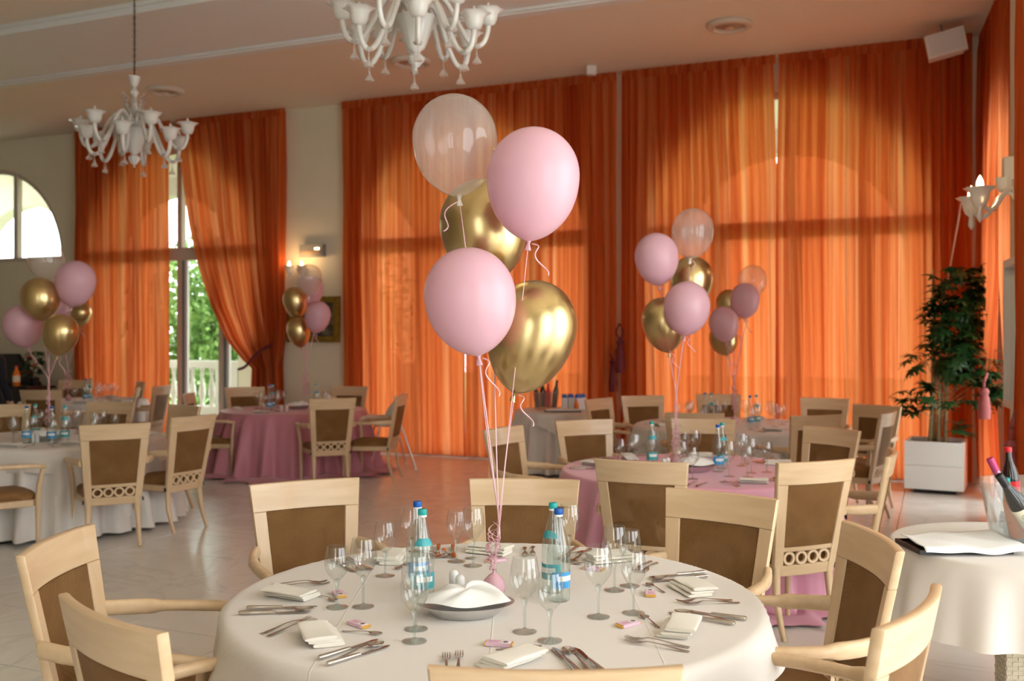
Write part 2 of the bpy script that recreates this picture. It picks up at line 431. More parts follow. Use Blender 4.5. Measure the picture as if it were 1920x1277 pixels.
# right wall: window bay, pier, second bay, return
mb = MB(); arched_wall(mb, -0.9, 2.85, [(1.35, 1.05, SP, 0.0)], 0.34, 0.66, CEIL)
mb.box((3.72, 0.33, CEIL / 2), (1.74, 0.66, CEIL)); mb.box((5.3, 0.5, CEIL / 2), (1.42, 0.32, CEIL))
struct(in_right(mb.build('wall_right', M['wall'], smooth=False)))
J = rp(5.98, 0.5); jt = (J.xy - P0).dot(U2); jd = -(J.xy - P0).dot(N2)
mb = MB(); mb.box(((jt - 0.1 + SIDE + 0.3) / 2, -jd + 0.16, CEIL / 2), (SIDE + 0.3 - jt + 0.1, 0.32, CEIL))
struct(in_wall(mb.build('wall_return', M['wall'], smooth=False)))
# big bare windows on the camera's side of the hall
mb = MB(); arched_wall(mb, -12.5, SIDE + 0.3, [(7.0, 1.0, SP, 0.3)], -REAR - 0.35, -REAR, CEIL)
struct(in_wall(mb.build('wall_rear', M['wall'], smooth=False)))
SIDEW = [(8.2, 1.65, SP, 0.0), (12.0, 1.6, SP, 0.0)]
mb = MB(); arched_wall(mb, jd - 0.3, REAR + 0.3, SIDEW, SIDE, SIDE + 0.35, CEIL)
mb.v = [(y, -x, z) for (x, y, z) in mb.v]
struct(in_wall(mb.build('wall_side', M['wall'], smooth=False)))
mb = MB(); mb.box((-12.4, -REAR / 2, CEIL / 2), (0.3, REAR + 0.6, CEIL))
struct(in_wall(mb.build('wall_left', M['wall'], smooth=False)))
n3 = Vector((N2.x, N2.y, 0)); u3 = Vector((U2.x, U2.y, 0))
# ceiling with its shallow beam and mouldings
mb = MB(); mb.box((-0.75, -REAR / 2 + 0.2, CEIL + 0.1), (24.2, REAR + 1.2, 0.2))
struct(in_wall(mb.build('ceiling', M['ceil'], smooth=False)))
mb = MB(); mb.box((-0.75, -3.75, CEIL - 0.03), (23.4, 1.5, 0.06))
struct(in_wall(mb.build('ceiling_beam', M['white'], smooth=False)))
for i, yy in enumerate((-2.97, -4.53)):
    mb = MB()
    mb.box((-0.75, yy, CEIL - 0.045), (23.4, 0.13, 0.11)); mb.box((-0.75, yy + (0.07 if i == 0 else -0.07), CEIL - 0.02), (23.4, 0.06, 0.04))
    mb.box((-0.75, yy + (-0.08 if i == 0 else 0.08), CEIL - 0.07), (23.4, 0.05, 0.03))
    struct(in_wall(mb.build('trim_%d' % (i + 1), M['white'], smooth=False)))
# floor: slab and marble tiles
mb = MB(); mb.box((-0.75, -REAR / 2 + 0.2, -0.072), (24.2, REAR + 1.0, 0.12))
floor = struct(in_wall(mb.build('floor', M['grout'], smooth=False)))
TS = 0.8
mb = MB(); mb.box((0, 0, -0.006), (TS - 0.006, TS - 0.006, 0.012)); tile_me = mb.mesh('tile', M['tile'], False)
rest = MB()
for i in range(-15, 14):
    for j in range(0, 21):
        t = i * TS + 0.3; d = j * TS + 0.4
        if -9.3 < t < 7.4 and d < 11.0:
            o = link('tile', tile_me, floor); o.location = (t, -d, 0)
        else: rest.box((t, -d, -0.006), (TS - 0.006, TS - 0.006, 0.012))
o = rest.build('outlying_tiles', M['tile'], floor, smooth=False); o['kind'] = 'stuff'
# baseboards on the piers between the windows
for nm, a, b in (('baseboard_left', -6.8, -6.25), ('baseboard_back', -2.8, -1.02), ('baseboard_right', 2.4, 3.18)):
    mb = MB(); mb.box(((a + b) / 2, -0.008, 0.05), (b - a, 0.016, 0.10))
    struct(in_wall(mb.build(nm, M['white'], smooth=False)))
# windows
def window(n, c, hw, sp, sill, mull, place, fan_only=False, yy=0.07):
    root = MB(); w = 0.07
    path = [(c + hw * math.cos(PI * i / 32) * (1 - w / 2 / hw), yy, sp + (hw - w / 2) * math.sin(PI * i / 32)) for i in range(33)]
    root.sweep(path, (0.05, w / 2), 4, 8, up=(0, 1, 0))
    if not fan_only:
        for s in (-1, 1): root.box((c + s * (hw - w / 2), yy, (sill + sp) / 2), (w, 0.10, sp - sill))
        root.box((c, yy, 0.05), (2 * hw, 0.12, 0.10))
    o = struct(place(root.build('window_%d' % n, M['frame'], smooth=False)))
    t = MB(); t.box((c, yy, sp + 0.02), (2 * hw - 0.02, 0.13, 0.20 if not fan_only else 0.1)); t.build('transom', M['frame'], o, smooth=False)
    edges = [c - hw + w] + list(mull) + [c + hw - w]
    for m in mull:
        k = MB()
        zt = arch_z(m, c, hw, sp) - 0.03; zb = sp if fan_only else 0.1
        k.box((m, yy, (zt + zb) / 2), (0.09, 0.10, zt - zb)); k.build('mullion', M['frame'], o, smooth=False)
        if not fan_only:
            k = MB(); k.box((m + 0.065, yy - 0.01, 1.5), (0.045, 0.06, 2.75)); k.build('sash_edge', M['alu'], o, smooth=False)
            k = MB(); k.box((m + 0.11, yy, 1.5), (0.05, 0.05, 2.75)); k.build('sash_edge', M['white'], o, smooth=False)
    for a, b in zip(edges[:-1], edges[1:]):
        k = MB(); N = 12; vs = []; fs = []
        for i in range(N + 1):
            x = lerp(a + 0.03, b - 0.03, i / N); vs += [(x, yy, sp + 0.1), (x, yy, max(arch_z(x, c, hw, sp) - 0.05, sp + 0.11))]
        fs = [(2 * i, 2 * i + 2, 2 * i + 3, 2 * i + 1) for i in range(N)]
        k.add(vs, fs); k.build('pane', M['pane'], o, smooth=False)
        if not fan_only:
            k = MB(); k.add([(a + .03, yy, .12), (b - .03, yy, .12), (b - .03, yy, sp - .08), (a + .03, yy, sp - .08)], [(0, 1, 2, 3)])
            k.build('pane', M['pane'], o, smooth=False)
    return o
window(1, *WINS[0], (-8.55 - 0.5, -8.55 + 0.5), in_wall, True)
for i in (1, 2, 3): window(i + 1, *WINS[i], (WINS[i][0] - 0.85, WINS[i][0] + 0.08, WINS[i][0] + 0.9), in_wall)
window(5, 1.35, 1.05, SP, 0.0, (1.35,), in_right, yy=0.5)
for i, c in enumerate((7.0,)):
    window(6 + i, c, 1.0, SP, 0.3, (c,), in_wall, yy=-REAR - 0.18)
# ------------------------------------------------------------------ terrace, loggia and garden outside
mb = MB(); mb.box((-3, 2.3, -0.06), (26, 4.0, 0.10)); struct(in_wall(mb.build('terrace_paving', M['paving'], smooth=False)))
mb = MB(); mb.box((-3, 24.3, -0.7), (90, 40, 0.2)); struct(in_wall(mb.build('lawn', M['lawn'], smooth=False)))
OUTS = [(-12.3 + 4.1 * i + 0.35, 1.7, 2.85, 0.0) for i in range(6)]
mb = MB(); arched_wall(mb, -14.5, 10.5, OUTS, 3.6, 3.95, 4.95)
struct(in_wall(mb.build('wall_loggia', M['loggia'], smooth=False)))
mb = MB(); mb.box((-2.5, 2.15, 4.98), (25, 3.7, 0.1)); struct(in_wall(mb.build('ceiling_loggia', M['loggia'], smooth=False)))
bal_prof = [(0.055, 0), (0.055, 0.04), (0.035, 0.06), (0.045, 0.12), (0.075, 0.25), (0.07, 0.34), (0.04, 0.5), (0.032, 0.62), (0.05, 0.66), (0.035, 0.70), (0.055, 0.74), (0.055, 0.78)]
bm_ = MB(); bm_.lathe(bal_prof, 14); bal_me = bm_.mesh('baluster', M['ext'])
for k, oi in enumerate((1, 2)):
    c = OUTS[oi][0]
    r = in_wall(empty('balustrade')); 
    tag(r, ['white balustrade seen through the gap between the curtains', 'white balustrade behind the closed curtain beside the open window'][k], 'balustrade', 'terrace balustrades')
    b = MB(); b.box((c, 3.78, 1.08), (3.38, 0.26, 0.12)); b.box((c, 3.78, 1.15), (3.38, 0.2, 0.03)); b.build('rail', M['ext'], r, smooth=False)
    b = MB(); b.box((c, 3.78, 0.115), (3.38, 0.24, 0.25)); b.build('plinth', M['ext'], r, smooth=False)
    b = MB(); b.box((c + 1.35, 3.78, 0.63), (0.55, 0.24, 0.79)); b.build('pedestal', M['ext'], r, smooth=False)
    for i in range(11):
        o = link('baluster', bal_me, r); o.location = (c - 1.56 + i * 0.245, 3.78, 0.24)
rng = random.Random(3)
def tree(t, y, h, rx, seed, label):
    rg = random.Random(seed)
    r = empty('garden_tree', wp(t, -y, -0.6)); tag(r, label, 'tree', 'trees in the garden')
    b = MB(); b.sweep([(0, 0, 0), (0.05, 0.02, h * 0.4), (-0.04, 0, h * 0.8)], [0.16, 0.12, 0.05], 8); b.build('trunk', M['bark'], r)
    b = MB(); vs = []; fs = []
    blobs = [(rg.uniform(-rx, rx) * .8, rg.uniform(-1, 1), h * rg.uniform(0.12, 0.92), rg.uniform(0.6, 1.2)) for _ in range(26)]
    for i in range(7000):
        bx, by, bz, br = rg.choice(blobs)
        d = Vector((rg.gauss(0, 1), rg.gauss(0, 1), rg.gauss(0, 1))).normalized() * br * rg.uniform(0.6, 1.05)
        p = Vector((bx, by, bz)) + d
        a = Vector((rg.gauss(0, 1), rg.gauss(0, 1), rg.gauss(0, 1))).normalized() * rg.uniform(.05, .11)
        q = a.cross(Vector((rg.gauss(0, 1), rg.gauss(0, 1), rg.gauss(0, 1)))).normalized() * a.length * 0.55
        o = len(vs); vs += [p - a, p + q, p + a, p - q]; fs.append((o, o + 1, o + 2, o + 3))
    b.add(vs, fs); b.build('crown', M['treeleaf'], r, smooth=False)['kind'] = 'stuff'
tree(-8.2, 6.6, 4.4, 1.6, 1, 'leafy green tree behind the balustrade in the open window')
tree(-10.6, 7.2, 3.7, 1.4, 2, 'lower green tree behind the balustrade at the window edge')
tree(-6.4, 7.4, 3.9, 1.4, 4, 'green tree half hidden by the drawn back orange curtain')
# ------------------------------------------------------------------ curtains
def curtain(name, s0, s1, ztop, place, label, zb=0.03, y0=-0.17, seed=0, left=None, right=None, full=1.0, mat='curtain', amp=0.045):
    """s0..s1 along the wall; left/right: optional lists (z, s) that bend an edge"""
    rg = random.Random(seed)
    def edge(tab, z, dflt):
        if not tab: return dflt
        if z >= tab[0][0]: return tab[0][1]
        for (za, sa), (zc, sc) in zip(tab[:-1], tab[1:]):
            if z >= zc:
                f = (z - zc) / (za - zc); return sc + (sa - sc) * f
        return tab[-1][1]
    W = s1 - s0; nu = max(60, int(W / 0.0125)); nv = 44
    ph = [rg.uniform(0, 6.28) for _ in range(8)]
    cuts = [rg.uniform(0.05, 0.95) for _ in range(3)]
    mb = MB(); uv = []
    def fn(a, b):
        z = lerp(ztop, zb, b)
        L = edge(left, z, s0); R = edge(right, z, s1); comp = max((R - L) / W, 0.12)
        q = a * W
        phi = 2 * PI * q / 0.135 + 1.5 * math.sin(2 * PI * q / 0.83 + ph[0]) + 1.0 * math.sin(2 * PI * q / 0.41 + ph[1]) + 0.5 * math.sin(z * 1.1 + ph[2] + q * 3)
        A = amp * (0.45 + 0.55 * min(1, b * 5)) * (0.75 + 0.35 * math.sin(2 * PI * q / 0.61 + ph[3])) * min(1.8, comp ** -0.45)
        off = A * math.sin(phi) + 0.012 * math.sin(2.3 * phi + z * 2 + ph[4]) + 0.02 * math.sin(2 * PI * q / 1.3 + z * 0.7 + ph[5]) * b
        if b < 0.012: off *= 0.5
        x = L + (R - L) * a + 0.012 * math.sin(phi + 1.2) * b
        return (x, y0 + off, z)
    mb.grid(fn, nu, nv)
    me = mb.mesh(name, M[mat], True, 180)
    ul = me.uv_layers.new(name='cloth')
    for p in me.polygons:
        for li in p.loop_indices:
            vi = me.loops[li].vertex_index
            ul.data[li].uv = ((vi % nu) / (nu - 1) * W + seed * 3.7, lerp(ztop, zb, (vi // nu) / (nv - 1)) * 0.6 + 0.0)
    r = place(empty('curtain')); tag(r, label, 'curtain', 'orange curtains')
    link('fabric', me, r)
    h = MB(); N = max(8, int(W / 0.03))
    h.grid(lambda a, b: (s0 + W * a, y0 - 0.012 + 0.01 * math.sin(a * W / 0.1 * 6.28), ztop + 0.045 - 0.11 * b), N, 3)
    hm = h.build('heading', M[mat], r, True, 180)
    u2 = hm.data.uv_layers.new(name='cloth')
    for p in hm.data.polygons:
        for li in p.loop_indices:
            vi = hm.data.loops[li].vertex_index; u2.data[li].uv = ((vi % N) / (N - 1) * W + seed * 3.7 + 1.3, 0.2)
    return r
CT = CEIL - 0.06
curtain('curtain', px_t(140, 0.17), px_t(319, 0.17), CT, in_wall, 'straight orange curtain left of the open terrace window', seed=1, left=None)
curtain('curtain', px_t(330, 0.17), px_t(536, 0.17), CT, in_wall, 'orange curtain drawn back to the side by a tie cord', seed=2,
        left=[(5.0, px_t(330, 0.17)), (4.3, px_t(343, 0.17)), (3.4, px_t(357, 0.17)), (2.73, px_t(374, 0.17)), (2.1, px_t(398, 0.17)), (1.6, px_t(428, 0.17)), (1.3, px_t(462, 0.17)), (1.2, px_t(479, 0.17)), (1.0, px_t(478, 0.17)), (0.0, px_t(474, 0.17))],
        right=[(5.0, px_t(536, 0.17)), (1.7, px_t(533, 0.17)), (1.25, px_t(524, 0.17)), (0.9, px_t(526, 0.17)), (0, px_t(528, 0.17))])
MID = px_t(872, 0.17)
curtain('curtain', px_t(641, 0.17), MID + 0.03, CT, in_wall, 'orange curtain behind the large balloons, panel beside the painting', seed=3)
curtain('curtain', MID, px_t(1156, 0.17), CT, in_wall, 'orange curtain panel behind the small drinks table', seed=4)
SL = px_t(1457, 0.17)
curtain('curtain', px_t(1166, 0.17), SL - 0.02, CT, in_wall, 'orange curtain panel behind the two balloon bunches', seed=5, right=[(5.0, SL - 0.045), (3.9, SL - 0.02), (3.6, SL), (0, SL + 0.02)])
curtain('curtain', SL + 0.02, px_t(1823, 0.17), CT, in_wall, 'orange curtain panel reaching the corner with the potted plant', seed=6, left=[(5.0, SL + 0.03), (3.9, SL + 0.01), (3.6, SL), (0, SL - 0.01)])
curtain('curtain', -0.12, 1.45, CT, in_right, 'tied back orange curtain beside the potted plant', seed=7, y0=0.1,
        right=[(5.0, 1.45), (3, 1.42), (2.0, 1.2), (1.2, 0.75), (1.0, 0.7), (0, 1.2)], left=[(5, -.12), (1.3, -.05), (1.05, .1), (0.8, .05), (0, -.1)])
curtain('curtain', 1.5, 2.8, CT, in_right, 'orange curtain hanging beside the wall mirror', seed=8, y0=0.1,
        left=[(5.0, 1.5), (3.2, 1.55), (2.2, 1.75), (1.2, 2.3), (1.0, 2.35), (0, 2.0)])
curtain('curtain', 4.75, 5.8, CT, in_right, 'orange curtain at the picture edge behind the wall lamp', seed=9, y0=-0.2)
# tie cord of the drawn curtain
mb = MB(); a_ = px_t(524)
pth = bez([(px_t(474), -0.34, 1.17), (px_t(492), -0.40, 1.22), (px_t(512), -0.36, 1.42), (px_t(531), -0.05, 1.62)], 6)
mb.sweep(pth, 0.022, 6)
tag(in_wall(mb.build('curtain_tieback', M['tassel'])), 'dark red cord tying back the drawn curtain', 'tieback', 'curtain tiebacks')
def tassel(place, x, y, z, h, label, mat):
    r = place(empty('curtain_tassel')); tag(r, label, 'tassel', 'curtain tassels')
    b = MB(); b.sweep(bez([(x - 0.02, y + 0.03, z + h * 1.5), (x - 0.05, y, z + h * 1.2), (x, y, z + h), ], 5), 0.012, 6); b.sweep(bez([(x - 0.02, y + 0.03, z + h * 1.5), (x + 0.04, y, z + h * 1.25), (x, y, z + h), ], 5), 0.012, 6)
    b.build('cord', M[mat], r)
    b = MB(); b.lathe([(0.0, 0.0), (0.03, 0.005), (0.05, -0.03), (0.035, -0.07), (0.045, -0.08)], 12, (x, y, z + h)); b.build('knot', M[mat], r)
    b = MB(); b.lathe([(0.055, 0.0), (0.062, h * 0.3), (0.045, h * 0.75), (0.03, h - 0.07)], 18, (x, y, z), wob=lambda a, zz: 1 + 0.1 * math.sin(a * 9)); b.build('fringe', M[mat], r)
PT = px_t(1160)
tassel(in_wall, PT - 0.03, -0.14, 0.95, 0.42, 'wine red tassel hanging lower on the wall between the curtains', 'tassel')
tassel(in_wall, PT + 0.08, -0.2, 1.2, 0.42, 'wine red tassel hanging higher on the wall between the curtains', 'tassel')
tassel(in_right, 1.45, -0.04, 0.85, 0.3, 'dusty rose tassel on the tied back curtain by the plant', 'tassel_p')
tassel(in_right, 4.9, -0.27, 0.55, 0.42, 'dusty rose tassel at the picture edge above the drinks bottles', 'tassel_p')
# ================================================================== CHAIRS
def back_pt(s, z, off=0.0):
    f = (z - 0.40) / 0.58
    w = lerp(0.212, 0.265, f); y = lerp(-0.222, -0.325, f) - 0.034 * (1 - s * s) * (0.5 + 0.5 * min(1, max(f, 0)))
    return Vector((s * w, y + off, z))
def back_slab(mb, s0, s1, z0, z1, th, ns=10, nz=4, off=0.0, r=0.0035, topf=None):
    """closed slab following the curved back, edges slightly rounded"""
    prof = [(-0.5, r), (-0.5 + 0.18, 0.0), (0.5 - 0.18, 0.0), (0.5, r)]
    ring = []
    # outline of the slab in (s,z), walked once for each depth level
    out = []
    for i in range(ns): out.append((lerp(s0, s1, i / ns), z0))
    for i in range(nz): out.append((s1, lerp(z0, z1, i / nz)))
    for i in range(ns): out.append((lerp(s1, s0, i / ns), z1))
    for i in range(nz): out.append((s0, lerp(z1, z0, i / nz)))
    n = len(out); sc, zc = (s0 + s1) / 2, (z0 + z1) / 2; vs = []; fs = []
    for (q, ins) in prof:
        for (s, z) in out:
            s_ = s - math.copysign(ins / 0.24, s - sc) if abs(s - sc) > abs(s1 - s0) / 2 - 1e-6 else s
            z_ = z - math.copysign(ins, z - zc) if abs(z - zc) > abs(z1 - z0) / 2 - 1e-6 else z
            vs.append(back_pt(s_, z_, off + q * th))
    for j in range(3):
        for k in range(n):
            m = (k + 1) % n; fs.append((j * n + k, (j + 1) * n + k, (j + 1) * n + m, j * n + m))
    mb.add(vs, fs)
    for side in (0, 3):
        q, ins = prof[side]; zs = [lerp(z0 + ins, z1 - ins, j / nz) for j in range(nz + 1)]
        g = [back_pt(lerp(s0 + ins / 0.24, s1 - ins / 0.24, i / ns), z, off + q * th) for z in zs for i in range(ns + 1)]
        ff = []
        for j in range(nz):
            for i in range(ns):
                a = j * (ns + 1) + i; quad = (a, a + 1, a + ns + 2, a + ns + 1)
                ff.append(quad if side == 0 else quad[::-1])
        mb.add(g, ff)
def make_chair():
    r = empty('banquet_armchair')
    b = MB(); back_slab(b, -1, 1, 0.858, 0.985, 0.030, 16, 4); b.build('top_rail', M['wood_x'], r, True, 50)
    b = MB(); back_slab(b, -0.74, 0.74, 0.505, 0.858, 0.020, 14, 6); b.build('back_panel', M['fabric'], r, True, 50)
    b = MB(); back_slab(b, -0.76, 0.76, 0.478, 0.505, 0.024, 12, 1); b.build('lower_rail', M['wood_x'], r, True, 50)
    b = MB(); back_slab(b, -0.80, 0.80, 0.338, 0.402, 0.026, 12, 1); b.build('seat_rail', M['wood_x'], r, True, 50)
    for s in (-1, 1):
        b = MB(); back_slab(b, s * 1.0 if s < 0 else 0.74, s * 0.74 if s < 0 else 1.0, 0.34, 0.860, 0.030, 3, 8)
        p = [back_pt(s * 0.88, 0.40), back_pt(s * 0.88, 0.33), Vector((s * 0.186, -0.225, 0.2)), Vector((s * 0.187, -0.262, 0.08)), Vector((s * 0.188, -0.292, 0.0))]
        b.sweep(p, [(0.026, 0.018), (0.025, 0.018), (0.020, 0.017), (0.016, 0.015), (0.013, 0.013)], 10, 3, up=(0, 1, 0))
        b.build('back_post', M['wood'], r, True, 50)
        b = MB(); b.box((s * 0.221, -0.222, 0.37), (0.012, 0.016, 0.03)); b.build('bolt_cap', M['black'], r)
        b = MB(); b.sweep([(s * 0.247, 0.225, 0.0), (s * 0.248, 0.225, 0.2), (s * 0.25, 0.225, 0.40), (s * 0.262, 0.232, 0.52), (s * 0.278, 0.245, 0.60), (s * 0.29, 0.255, 0.662)],
                          [0.0135, 0.017, 0.0205, 0.020, 0.018, 0.017], 10, 2.6, up=(0, 1, 0)); b.build('leg', M['wood'], r, True, 50)
        b = MB(); b.sweep(bez([(s * 0.290, 0.268, 0.656), (s * 0.305, 0.16, 0.672), (s * 0.308, 0.0, 0.676), (s * 0.288, -0.15, 0.678), (s * 0.243, -0.268, 0.684)], 4),
                          [(0.022, 0.017)] * 3 + [(0.024, 0.019)] * 8 + [(0.018, 0.028)] * 6, 12, 2.6); b.build('armrest', M['wood_x'], r, True, 50)
    for i in range(4):
        s = -0.555 + i * 0.37; c = back_pt(s, 0.440); b = MB(); n = 20; vs = []; fs = []
        for k in range(n):
            a = 2 * PI * k / n
            for (rr, dy) in ((0.0385, -0.008), (0.0385, 0.008), (0.024, 0.008), (0.024, -0.008)):
                vs.append((c.x + rr * math.cos(a) * 1.02, c.y + dy, c.z + rr * math.sin(a)))
        for k in range(n):
            m = (k + 1) % n
            for q in range(4): fs.append((k * 4 + q, m * 4 + q, m * 4 + (q + 1) % 4, k * 4 + (q + 1) % 4))
        b.add(vs, fs); b.build('ring', M['wood_x'], r, True, 50)
    def seat_outline(k, n=40):
        o = []
        for i in range(n):
            a = 2 * PI * i / n; ca, sa = math.cos(a), math.sin(a)
            x = math.copysign(abs(ca) ** 0.28, ca); y = math.copysign(abs(sa) ** 0.28, sa)
            w = lerp(0.205, 0.247, (y + 1) / 2)
            o.append((x * w * k, 0.005 + y * 0.232 * k))
        return o
    b = MB(); vs = []; fs = []; n = 40
    lev = [(0.93, 0.345), (1.0, 0.352), (1.0, 0.398), (0.97, 0.402)]
    for k, z in lev: vs += [(x, y, z) for x, y in seat_outline(k)]
    for j in range(3): fs += [(j * n + i, j * n + (i + 1) % n, (j + 1) * n + (i + 1) % n, (j + 1) * n + i) for i in range(n)]
    fs += [tuple(range(n - 1, -1, -1)), tuple(3 * n + i for i in range(n))]
    b.add(vs, fs); b.build('seat_frame', M['wood_x'], r, True, 50)
    b = MB(); vs = []; fs = []
    lev = [(0.96, 0.400), (0.98, 0.425), (0.96, 0.448), (0.88, 0.464), (0.6, 0.474), (0.2, 0.476)]
    for k, z in lev: vs += [(x, y, z) for x, y in seat_outline(k)]
    for j in range(len(lev) - 1): fs += [(j * n + i, j * n + (i + 1) % n, (j + 1) * n + (i + 1) % n, (j + 1) * n + i) for i in range(n)]
    fs += [tuple(range(n - 1, -1, -1)), tuple((len(lev) - 1) * n + i for i in range(n))]
    b.add(vs, fs); b.build('seat_cushion', M['fabric'], r, True, 60)
    return r
chair0 = make_chair(); chair_used = []
def chair(x, y, phi, label, group):
    """x, y: middle of the back's top edge; phi: direction faced, 0 = towards the viewer, + to the right"""
    a = math.radians(phi); f = Vector((math.sin(a), -math.cos(a)))
    T = TAB[group]; ray = Vector((x, y)).normalized(); p0 = Vector((x, y)); sg = 1 if (p0 - T).dot(ray) > 0 else -1
    for k in range(26):                                  # keep the seat clear of the table edge
        q = p0 + ray * sg * 0.01 * k
        if (q - T).length > 1.42: break
    if group != g1: x, y = q
    loc = Vector((x, y)) + f * 0.345
    rz = math.atan2(f.y, f.x) - PI / 2
    L = (loc.x, loc.y, 0)
    if not chair_used:
        chair_used.append(1); chair0.location = L; chair0.rotation_euler = (0, 0, rz); tag(chair0, label, 'chair', group); return chair0
    r = dup(chair0, L, rz, label, group); return r
T1 = Vector((-0.06, 3.5)); T2 = Vector((1.25, 6.88)); T3 = Vector((2.25, 10.3)); T4 = Vector((-2.74, 12.5)); T5 = Vector((-4.1, 8.95)); T6 = Vector((-6.1, 14.2))
g1, g2, g3, g4, g5, g6 = ('chairs around the front white table', 'chairs around the light pink table', 'chairs at the white table by the right curtains',
                          'chairs around the dusty pink table', 'chairs around the white table at the left', 'chairs at the farthest white table')
TAB = {g1: T1, g2: T2, g3: T3, g4: T4, g5: T5, g6: T6}
chair(-0.986, 4.72, 28, 'armchair beyond the front table, left of the water bottles', g1)
chair(0.06, 4.78, -5, 'armchair directly behind the balloon ribbons at the front table', g1)
chair(0.92, 4.35, -38, 'armchair at the front table whose dark panel overlaps the light pink cloth', g1)
chair(1.255, 3.43, -90, 'armchair seen sideways at the right side of the front table', g1)
chair(1.03, 2.53, -127, 'armchair seen from behind in the bottom right corner', g1)
chair(-1.555, 3.37, 90, 'armchair seen sideways at the left side of the front table', g1)
chair(-1.012, 2.46, 137.7, 'armchair seen from behind in the bottom left corner', g1)
chair(0.09, 2.05, 180, 'armchair at the bottom edge with only its top rail showing', g1)
chair(0.70, 5.46, 158, 'armchair with its back to us, between the front and light pink tables', g2)
chair(1.68, 5.46, -157, 'armchair with bright tan back and ring lattice beside the light pink table', g2)
chair(0.57, 8.02, 24, 'armchair behind the light pink table, in front of the small drinks table', g2)
chair(-0.08, 7.45, 58, 'armchair at the left end of the light pink table', g2)
chair(1.56, 8.12, -12, 'armchair behind the light pink table, between its bottles and balloon ribbon', g2)
chair(2.31, 7.16, -59, 'armchair with dark panel facing us at the right of the light pink table', g2)
chair(2.33, 6.1, -112, 'armchair in profile right of the light pink table, nearest the planter', g2)
chair(1.46, 11.2, 14, 'small armchair before the orange curtain, left of the far balloons', g3)
chair(2.40, 11.6, -3, 'small armchair before the orange curtain, under the far balloons', g3)
chair(3.38, 10.75, -28, 'small armchair before the orange curtain, right of the far wine glasses', g3)
chair(3.62, 9.85, -52, 'armchair with dark panel near the potted plant', g3)
chair(3.40, 8.95, -125, 'armchair with tan back close to the white planter', g3)
chair(2.64, 8.6, -160, 'armchair with brown back between the light pink and far white tables', g3)
chair(1.62, 8.85, 166, 'armchair seen from behind at the near side of the far white table', g3)
chair(0.93, 10.9, 52, 'small armchair turned sideways at the end of the drinks table', g3)
chair(-1.97, 10.95, -158, 'armchair with ring lattice back before the dusty pink table', g4)
chair(-1.27, 11.6, -98, 'armchair in profile between the dusty pink table and the highchair', g4)
chair(-3.52, 13.1, 25, 'armchair behind the dusty pink table in front of the balustrade', g4)
chair(-2.16, 13.3, -15, 'armchair behind the dusty pink table, in front of the cream wall', g4)
chair(-3.95, 12.1, 95, 'armchair at the left end of the dusty pink table', g4)
chair(-3.09, 7.76, -151, 'large armchair with ring lattice back before the left white table', g5)
chair(-2.72, 8.55, -117, 'armchair turned away at the right side of the left white table', g5)
chair(-3.14, 9.6, -39, 'armchair facing us just behind the right side of the left white table', g5)
chair(-4.08, 10.15, -8, 'armchair on the far side of the left white table, behind its glasses', g5)
chair(-5.02, 9.8, 22, 'armchair cut by the left picture edge behind the left bottles', g5)
chair(-4.32, 7.62, 132, 'armchair of which only arm and seat enter at the left edge', g5)
chair(-5.98, 12.6, 178, 'armchair with dark back under the left balloons', g6)
chair(-5.42, 14.6, -58, 'armchair before the left orange curtain, farther of two overlapping', g6)
chair(-5.0, 13.35, -72, 'armchair before the left orange curtain, nearer of two overlapping', g6)
chair(-4.88, 13.95, -96, 'narrow profile armchair before the left orange curtain edge', g6)
chair(-6.65, 15.2, 0, 'far armchair whose top rail shows beyond the farthest white table', g6)
